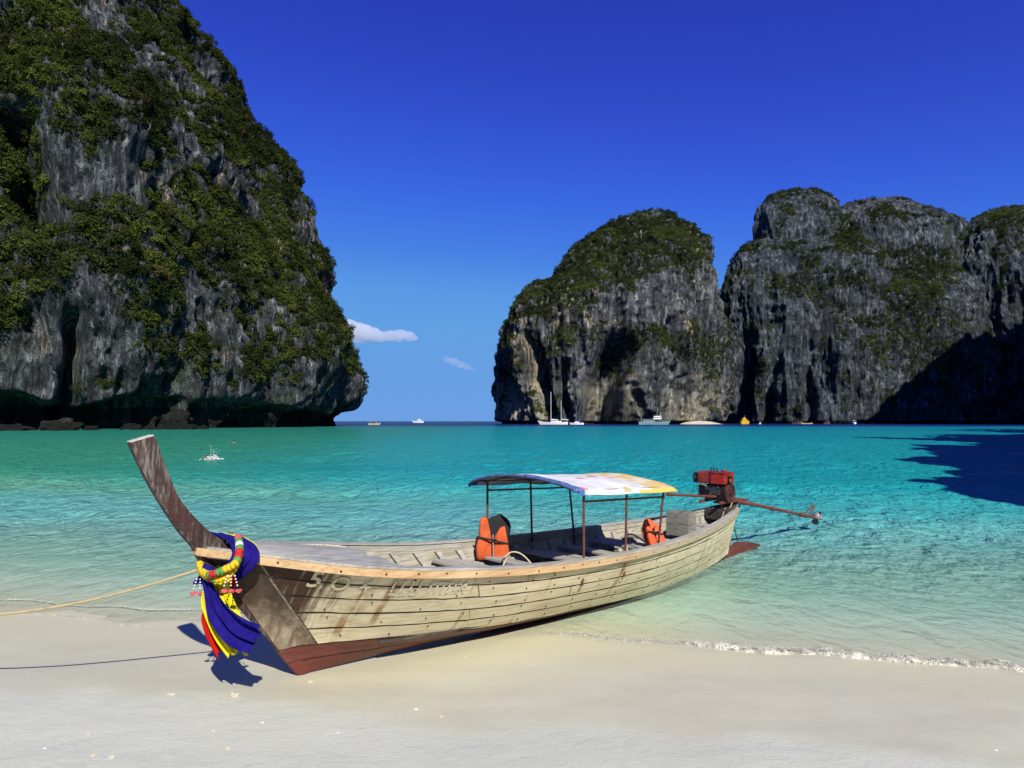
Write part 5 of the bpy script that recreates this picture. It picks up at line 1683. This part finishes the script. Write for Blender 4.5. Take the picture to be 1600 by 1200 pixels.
# tour boat
b = empty('tour_boat', at(1021, 470), R(4))
tag(b, 'pale teal two-deck tour boat with a white wheelhouse near the rock dome', 'boat', 'boats at anchor in the bay')
far_hull(b, 22, 5.2, 2.0, M_TEAL, 0.3, 0.35, 0.75)
for y0 in (-1.75, 1.75):
    for x0 in np.linspace(-9, 4.5, 8):
        MB().tube([(x0, y0, 1.7), (x0, y0, 3.9)], 0.08, 5).build('awning_post', M_WHITE, b)
bpart(b, 'deckhouse', (-3.4, 0, 2.7), (8.6, 3.0, 1.9), M_TEAL, 0.1)
for x0 in (-6.6, -5.0, -3.4, -1.8, -0.2):
    bpart(b, 'window', (x0, -1.52, 2.9), (1.1, 0.06, 0.8), M_DARKG, 0.0)
bpart(b, 'awning', (-2.2, 0, 3.98), (15.5, 4.0, 0.16), M_TEAL, 0.04)
wh = bpart(b, 'wheelhouse', (3.0, 0, 5.1), (6.2, 3.0, 2.1), M_WHITE, 0.2, 0.82)
for x0 in (1.2, 3.0, 4.8):
    bpart(wh, 'window', (x0, -1.42, 5.3), (1.2, 0.10, 0.8), M_DARKG, 0.0)
bpart(wh, 'roof', (2.9, 0, 6.3), (5.2, 2.8, 0.18), M_WHITE, 0.05)
MB().tube([(3.2, 0, 6.3), (3.2, 0, 9.6)], 0.07, 5).build('aerial', M_SPAR, wh)
MB().tube([(9.8, -1.0, 3.4), (5, -1.75, 3.2)], 0.06, 5).build('handrail', M_WHITE, b)
# yellow boat
b = empty('yellow_boat', at(1164.5, 560), R(15))
tag(b, 'bright yellow cabin boat in front of the dark massif', 'boat', 'boats at anchor in the bay')
far_hull(b, 8.4, 3.4, 2.4, M_YELLOWP, 0.2, 0.15, 0.85)
cb = bpart(b, 'cabin', (-0.4, 0, 3.3), (5.4, 2.6, 1.9), M_YELLOWP, 0.2, 0.85)
for x0 in (-1.9, -0.4, 1.1):
    bpart(cb, 'window', (x0, -1.25, 3.5), (0.9, 0.12, 0.7), M_DARKG, 0.0)
bpart(b, 'flybridge', (-0.8, 0, 4.9), (2.8, 2.0, 1.3), M_YELLOWP, 0.15, 0.8)
MB().tube([(0.2, 0, 5), (0.2, 0, 7.4)], 0.08, 5).build('aerial', M_SPAR, b)
# small craft along the foot of the massif
b = empty('dinghy', at(1188.5, 545), R(60))
tag(b, 'tiny white dinghy to the right of the yellow boat', 'boat', 'boats at anchor in the bay')
far_hull(b, 3.6, 1.6, 0.9, M_WHITE, 0.2, 0.2)
bpart(b, 'console', (0, 0, 1.2), (0.9, 0.8, 1.1), M_WHITE, 0.08)
MB().tube([(-1.5, 0, 0.6), (-1.5, 0, 1.7)], 0.16, 6).build('outboard', M_DARKG, b)


def small_longtail(px, y, rz, L, hullm, awn, label, people=()):
    b = empty('small_longtail', at(px, y), rz)
    tag(b, label, 'boat', 'boats at anchor in the bay')
    far_hull(b, L, 1.9, 0.8, hullm, 0.35, 0.7, 0.55)
    MB().tube([(L * 0.48, 0, 1.0), (L * 0.56, 0, 2.0), (L * 0.60, 0, 2.8)], [0.18, 0.14, 0.10], 6).build('stem_post', hullm, b)
    if awn:
        bpart(b, 'awning', (-0.2, 0, 2.5), (L * 0.42, 2.0, 0.10), awn, 0.03)
        for x0 in (-0.2 - L * 0.2, -0.2 + L * 0.2):
            for y0 in (-0.85, 0.85):
                MB().tube([(x0, y0, 0.8), (x0, y0, 2.5)], 0.05, 5).build('post', M_SPAR, b)
    MB().tube([(-L * 0.42, 0, 1.3), (-L * 0.75, 0, 0.5)], 0.06, 5).build('shaft', M_BROWNB, b)
    bpart(b, 'engine', (-L * 0.42, 0, 1.35), (0.7, 0.5, 0.5), M_ENGRED, 0.05)


small_longtail(1246, 590, R(172), 7, M_BROWNB, M_TAN, 'small brown longtail with a tan awning, left of the two moored together')
small_longtail(1262, 575, R(185), 9.5, M_TAN, None, 'open pale longtail, right of the two moored together under the massif')
small_longtail(1293, 580, R(20), 6.5, M_BROWNB, M_WHITE, 'dark longtail with a white awning between the pair and the blue boat')
b = empty('cabin_launch', at(1335, 575), R(85))
tag(b, 'small white and blue cabin launch farthest right under the shaded massif', 'boat', 'boats at anchor in the bay')
far_hull(b, 6.5, 2.8, 1.3, M_WHITE, 0.2, 0.2)
bpart(b, 'cabin', (0, 0, 2.2), (2.8, 2.4, 1.8), plain('sky_blue_paint', (0.16, 0.38, 0.52), 0.5), 0.15, 0.9)
bpart(b, 'roof', (0, 0, 3.2), (3.4, 2.8, 0.16), M_WHITE, 0.04)
bpart(b, 'windscreen', (-1.42, 0, 2.45), (0.06, 2.0, 0.8), M_DARKG, 0.0)
# boat by the headland and cruiser on the horizon
b = empty('awning_boat', at(584, 440), R(5))
tag(b, 'low tan boat with a dark awning off the tip of the left headland', 'boat', 'boats at anchor in the bay')
far_hull(b, 7.4, 2.2, 1.1, M_TAN, 0.35, 0.3)
mb = MB(); A = np.array([[(x, y, 2.15 + 0.35 * math.cos(y / 1.05 * 1.3) - 0.05 * x * x * 0.2) for y in np.linspace(-1.05, 1.05, 9)] for x in np.linspace(-2.2, 2.0, 7)])
mb.slab(A, A - np.array([0, 0, 0.08])); mb.build('awning', M_OLIVE, b)
for x0 in (-2.0, 1.8):
    for y0 in (-0.95, 0.95):
        MB().tube([(x0, y0, 0.9), (x0, y0, 2.3)], 0.05, 5).build('post', M_SPAR, b)
b = empty('motor_cruiser', at(653.5, 1050), R(184))
tag(b, 'white motor cruiser on the horizon in the gap between the cliffs', 'boat', 'boats at anchor in the bay')
far_hull(b, 17, 4.8, 2.2, M_WHITE, 0.4, 0.55, 0.8)
ch_ = bpart(b, 'deckhouse', (-1.2, 0, 3.6), (7.5, 3.4, 2.0), M_WHITE, 0.25, 0.85)
bpart(ch_, 'window', (-1.2, -1.68, 3.7), (5.6, 0.14, 0.7), M_DARKG, 0.0); bpart(ch_, 'window', (-1.2, 1.68, 3.7), (5.6, 0.14, 0.7), M_DARKG, 0.0)
bpart(b, 'flybridge', (-1.8, 0, 5.1), (3.6, 2.6, 1.0), M_WHITE, 0.15, 0.8)
MB().tube([(-1.4, 0, 5.5), (-1.2, 0, 8.6)], 0.10, 5).build('mast', M_SPAR, b)
MB().tube([(-7.2, 0, 2.4), (-7.6, 0, 5.4)], 0.08, 5).build('derrick', M_SPAR, b)

# --- swimmers
M_SKIN = plain('swimmer_skin', (0.42, 0.20, 0.12), 0.6, 0, 0.15, 12)  # warm skin tone, slightly mottled
M_HAIR = plain('dark_hair', (0.014, 0.010, 0.008), 0.7, 0, 0.3, 20)


def swimmer(loc, rz, label, arm_up):
    p = empty('person', loc, rz); tag(p, label, 'person', 'swimmers in the bay')
    J = {'pel': (0, 0, -0.75), 'chest': (0, 0, -0.28), 'neck': (0, 0, -0.03), 'head': (0, 0, 0.08), 'crown': (0, 0.0, 0.19),
         'sl': (0.19, 0, -0.10), 'el': (0.36, -0.18, -0.16), 'hl': (0.30, -0.42, -0.06), 'sr': (-0.19, 0, -0.10), 'er': (-0.36, -0.10, 0.10 if arm_up else -0.16), 'hr': (-0.42, -0.30, 0.32 if arm_up else -0.06),
         'k1': (0.1, 0.25, -1.1), 'f1': (0.12, 0.6, -1.3), 'k2': (-0.1, 0.25, -1.1), 'f2': (-0.12, 0.6, -1.3)}
    rad = dict(pel=0.15, chest=0.17, neck=0.060, head=0.095, crown=0.075, sl=0.075, el=0.045, hl=0.04, sr=0.075, er=0.045, hr=0.04, k1=0.07, f1=0.05, k2=0.07, f2=0.05)
    ed = [('pel', 'chest'), ('chest', 'neck'), ('neck', 'head'), ('head', 'crown'), ('chest', 'sl'), ('sl', 'el'), ('el', 'hl'), ('chest', 'sr'), ('sr', 'er'), ('er', 'hr'), ('pel', 'k1'), ('k1', 'f1'), ('pel', 'k2'), ('k2', 'f2')]
    ks = list(J)
    me = bpy.data.meshes.new('body'); me.from_pydata([J[k] for k in ks], [(ks.index(a), ks.index(b_)) for a, b_ in ed], [])
    o = bpy.data.objects.new('body', me); COL.objects.link(o); o.parent = p
    o.modifiers.new('skin', 'SKIN')
    for k, sv in zip(ks, me.skin_vertices[0].data):
        sv.radius = (rad[k], rad[k]); sv.use_root = k == 'pel'
    o.modifiers.new('sub', 'SUBSURF').levels = 2; o.modifiers['sub'].render_levels = 2
    me.materials.append(M_SKIN)
    MB().ico((0, 0.025, 0.135), 0.112, 2, (0.95, 1.0, 1.05), 0.08, 3, 2).build('hair', M_HAIR, p, smooth_=True)
    return p


sw1 = P(331, 719, z=0.0); sw2 = P(366, 691.5, z=0.0)
swimmer(sw1 * np.array([1, 1, 0]) + np.array([0, 0, 0.10]), 0.4, 'dark-haired swimmer in the middle of the white splash', True)
swimmer(sw2 * np.array([1, 1, 0]) + np.array([0, 0, 0.06]), -0.3, 'swimmer whose head shows far out behind the splash', False)
M_FOAM = G('sea_foam')
_n = M_FOAM.noise(M_FOAM.pos(), 60, 4, 0.7)
_n2 = M_FOAM.noise(M_FOAM.pos(), 11, 5, 0.7)
_c = M_FOAM.mix(M_FOAM.step(_n, 0.3, 0.7), (0.46, 0.43, 0.33), (0.74, 0.71, 0.60))
M_FOAM = M_FOAM.set(col=_c, rough=0.45, normal=M_FOAM.bump(_n, 0.8, 0.008), alpha=M_FOAM.step(_n2, 0.38, 0.60, 0.12, 0.92))
mb = MB(); r = np.random.default_rng(21)
for k in range(260):
    a = r.uniform(0, 6.28); q = r.random() ** 0.7
    x = r.normal(0.25, 0.5); h = max(0.0, 0.34 * math.exp(-(x / 0.45) ** 2)) * r.random() ** 1.2
    if k < 110: x, h = r.normal(0.08, 0.16), r.random() ** 1.6 * 1.15 * math.exp(-1.5 * abs(r.normal(0, 0.4)))
    mb.ico(sw1 * np.array([1, 1, 0]) + np.array([x, r.normal(0, 0.28), h + 0.02]), r.uniform(0.014, 0.045) * (0.55 if h > 0.3 else 1.0), 1, (1.25, 1, 0.8))
tag(mb.build('water_splash', M_WHITE), 'white splash of droplets thrown up by the nearer swimmer', None, None, 'stuff')

# --- boulders awash under the left headland
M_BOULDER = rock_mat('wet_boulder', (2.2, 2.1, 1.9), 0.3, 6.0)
BLAB = ['long low boulder at the left edge of the picture under the headland', 'largest domed boulder at the foot of the left headland', 'small boulder just right of the largest domed one', 'upright boulder left of the middle of the dark undercut',
        'little boulder touching the right of the upright one', 'long flat boulder in front of the dark undercut', 'rounded boulder right of the long flat one', 'smallest low rock at the right end of the boulder row', 'boulder near the right tip of the left headland', 'lone flat rock left of the headland tip']
for k, (px, y, L_, H_) in enumerate([(20, 178, 9, 1.5), (98, 180, 9.5, 2.6), (140, 184, 4, 1.2), (205, 192, 4.5, 1.9), (232, 196, 3.0, 1.3), (262, 200, 6.5, 1.3), (292, 204, 5.0, 1.4), (318, 210, 3.2, 0.9), (513, 330, 6, 2.6), (468, 300, 4, 1.3)]):
    o = MB().ico(at(px, y) + np.array([0, 0, 0.1]), 1.0, 4, (L_ / 2, L_ * 0.4, H_), 0.45, 1.6, 200 + k).build('boulder', M_BOULDER, smooth_=True)
    tag(o, BLAB[k], 'rock', 'boulders under the left headland')

# --- small far beach with stones
V = []
xs, ys = np.linspace(0, 1, 60), np.linspace(0, 1, 14)
c0, c1 = at(1072, 520), at(1140, 535)
for yv in ys:
    for xv in xs:
        p = c0 * (1 - xv) + c1 * xv + np.array([0, 22 * yv, 0])
        V.append(p + np.array([0, 0, -0.7 + 3.6 * yv ** 0.8 * math.sin(math.pi * xv) ** 0.6 + 0.25 * float(vnoise(xv * 14, yv * 5, 0.5, 3))]))
o = big_mesh('far_beach', np.array(V), grid_faces(14, 60), plain('far_white_sand', (0.62, 0.56, 0.44), 0.9, 0, 0.25, 0.4))
tag(o, 'small pale beach at the foot of the rock dome', None, None, 'structure')

# --- foam along the waterline
def shore_y(x, d):
    x = np.asarray(x, float)
    lo, hi = np.full_like(x, -5.0), np.full_like(x, 25.0)
    for _ in range(40):
        m = (lo + hi) / 2; s_ = shore_d(x, m) < d
        lo = np.where(s_, m, lo); hi = np.where(s_, hi, m)
    return (lo + hi) / 2


def foam_roll(x0, x1, d_of, h_of, seed, label, n, width=0.16, bubbles=1500):
    x = np.linspace(x0, x1, n)
    d = d_of(x) + 0.05 * fbm(x * 1.3, 0 * x, 0.3, 4, seed)
    y = shore_y(x, d)
    hh = h_of(x) * (0.75 + 0.6 * fbm(x * 2.1, 0 * x, 2.2, 4, seed + 3))
    hh = np.maximum(hh, 0.0)
    m = 13
    prof = np.linspace(0, 1, m)
    Gm = np.zeros((n, m, 3))
    for j, q in enumerate(prof):                          # 0 beach foot, 1 sea side
        lump = fbm(x * 9, 0 * x + q * 3, 0.1, 3, seed + 7)
        w = width * (0.55 + 0.45 * np.clip(hh / 0.06, 0, 1.6))
        yy = y + (q - 0.30) * w + 0.012 * lump
        bump = np.sin(math.pi * q ** 0.62) ** 0.8
        base = np.maximum(sand_z(x, yy), 0.0)
        Gm[:, j] = np.stack([x, yy, base - 0.006 + hh * bump * (1 + 0.45 * lump) + 0.004 * vnoise(x * 55, 0 * x + q * 16, 0, seed + 9) * bump], -1)
    mb = MB(); mb.grid(Gm)
    r = np.random.default_rng(seed)
    for k in range(bubbles):
        xx = r.uniform(x0, x1); i = min(int((xx - x0) / (x1 - x0) * n), n - 1)
        q = r.normal(0.35, 0.30); yy = y[i] + (q - 0.3) * width
        if hh[i] < 0.004 and r.random() < 0.6: continue
        top = max(float(sand_z(np.array(xx), np.array(yy))), 0.0) + hh[i] * max(0, math.sin(math.pi * min(max(q, 0), 1) ** 0.62)) * r.uniform(0.7, 1.15)
        mb.ico((xx, yy, top), r.uniform(0.003, 0.008), 1, (1.2, 1, 0.8))
    o = mb.build('shore_foam', M_FOAM, smooth_=True)
    tag(o, label, None, None, 'stuff')


foam_roll(0.35, 9.5, lambda x: 0.10 + 0 * x, lambda x: 0.008 + 0.036 * smooth(0.6, 3.2, x), 31, 'little breaking wave of white foam along the right of the beach', 1100, 0.26, 4200)
foam_roll(-10.5, -3.2, lambda x: 0.02 + 0 * x, lambda x: 0.006 + 0.004 * np.sin(x * 1.9), 37, 'thin line of foam at the left waterline', 700, 0.08, 900)
foam_roll(-8.5, -3.6, lambda x: 0.62 + 0.10 * np.sin(x * 1.1), lambda x: 0.002 + 0.006 * np.sin(x * 2.3), 41, 'faint second foam line a little out from the left waterline', 600, 0.08, 250)

# --- shells and coral bits on the sand
M_SHELL = plain('bleached_coral', (0.60, 0.54, 0.38), 0.8, 0, 0.3, 40, 0.3, 0.6)
M_SHELLW = plain('white_shell', (0.76, 0.73, 0.66), 0.6, 0, 0.15, 30)
shells = [(267, 1086, 0.030, 'c', 'flat pale coral chip on the sand left of the pitted one'), (367, 1088, 0.036, 'r', 'pitted round coral lump on the sand below the sash shadow'), (650, 1108, 0.019, 's', 'small white shell on the sand right of the boat heel'),
          (689, 1120, 0.017, 'c', 'tiny coral chip just right of the small white shell'), (410, 1129, 0.015, 's', 'tiny white shell on the sand below the pitted coral lump'), (138, 1145, 0.015, 'c', 'tiny coral crumb at the left below the flat chip'),
          (333, 1143, 0.018, 'c', 'tiny coral crumb between the two lowest shells'), (146, 1180, 0.020, 'c', 'low coral bit near the bottom left, left of its twin'), (173, 1184, 0.022, 'c', 'low coral bit near the bottom left, right of its twin'), (70, 1169, 0.014, 's', 'tiny white shell nearest the bottom left corner'),
          (356, 1170, 0.016, 'c', 'tiny coral crumb near the bottom, right of centre left'), (528, 1005 + 140, 0.012, 's', 'speck of white shell in the middle of the lower sand'), (1556, 1172, 0.014, 's', 'white shell speck near the bottom right'), (484, 1066, 0.022, 'c', 'sandy coral chip right beside the boat heel'), (728, 1027, 0.012, 's', 'speck of shell on the wet sand under the boat side')]
for px, py, r_, kd, lab in shells:
    p = P(px, py, z=0.25)
    for _ in range(8):
        p = P(px, py, z=float(sand_z(np.array(p[0]), np.array(p[1]))))
    mb = MB()
    if kd == 's':                                         # half clam with ribs
        rows = []
        for a_ in np.linspace(0.0, 1.0, 7):
            rr = r_ * math.sin(a_ * math.pi / 2)
            rows.append([(p[0] + rr * (1 + 0.06 * math.cos(9 * t)) * math.cos(t), p[1] + rr * 0.85 * math.sin(t), p[2] + r_ * 0.5 * math.cos(a_ * math.pi / 2) - 0.002) for t in np.linspace(0, 2 * math.pi, 25)[:-1]])
        mb.grid(rows, closed_u=True)
        name, mat = 'sea_shell', M_SHELLW
    else:
        r_ = r_ * 0.78
        mb.ico(p + np.array([0, 0, r_ * 0.15]), r_, 3, (1.25, 0.9, 0.62 if kd == 'c' else 0.85), 0.42, 2.4, int(px))
        if kd == 'c':
            mb.ico(p + np.array([r_ * 1.1, 0.01, r_ * 0.1]), r_ * 0.5, 2, (1.2, 0.9, 0.6), 0.4, 2.4, int(px) + 1)
        name, mat = 'coral_bit', M_SHELL
    tag(mb.build(name, mat, smooth_=kd == 's'), lab, 'shell' if kd == 's' else 'coral', 'shells and coral on the sand')

# --- clouds low over the horizon
def cloud(name, cx, cy, y, lobes, dens, label, seed):
    mb = MB()
    for k, (dx, dy, rad) in enumerate(lobes):
        c = P(cx + dx, cy + dy, y=y); s_ = rad * y / 1000
        mb.ico(c, s_, 3, (1.25, 1.0, 0.9), 0.22, 1.8, seed + k)
    o = mb.build(name, None) if False else None
    me = bpy.data.meshes.new(name); V = np.array(mb.v); c = V.mean(0)
    me.from_pydata((V - c).tolist(), [], mb.f)
    o = bpy.data.objects.new(name, me); o.location = c; COL.objects.link(o)
    rm = o.modifiers.new('join', 'REMESH'); rm.mode = 'VOXEL'; rm.voxel_size = y * 0.0016
    g = G(name + '_vapour')
    g.t.nodes.remove(g.b)
    v = g.n('ShaderNodeVolumePrincipled')
    v.inputs['Color'].default_value = (0.97, 0.97, 0.99, 1); v.inputs['Density'].default_value = dens; v.inputs['Anisotropy'].default_value = 0.0
    g.t.links.new(v.outputs[0], g.out.inputs['Volume'])
    me.materials.append(g.m)
    tag(o, label, 'cloud', 'clouds low over the horizon')


cloud('cloud', 590, 521, 6000, [(-70, 0, 16), (-55, -2, 17), (-42, -4, 18), (-26, -3, 16), (-8, 2, 13), (6, 5, 10), (20, 4, 10), (34, 3, 11), (48, 5, 9), (56, 7, 6), (-60, 8, 11), (-30, 8, 10)], 0.010, 'small white cumulus cloud beside the left headland', 300)
cloud('cloud', 717, 568, 6500, [(-18, -6, 6), (-8, -3, 7), (3, 2, 7), (13, 6, 5), (21, 10, 3)], 0.0045, 'thin wisp of cloud right of the small cumulus', 340)
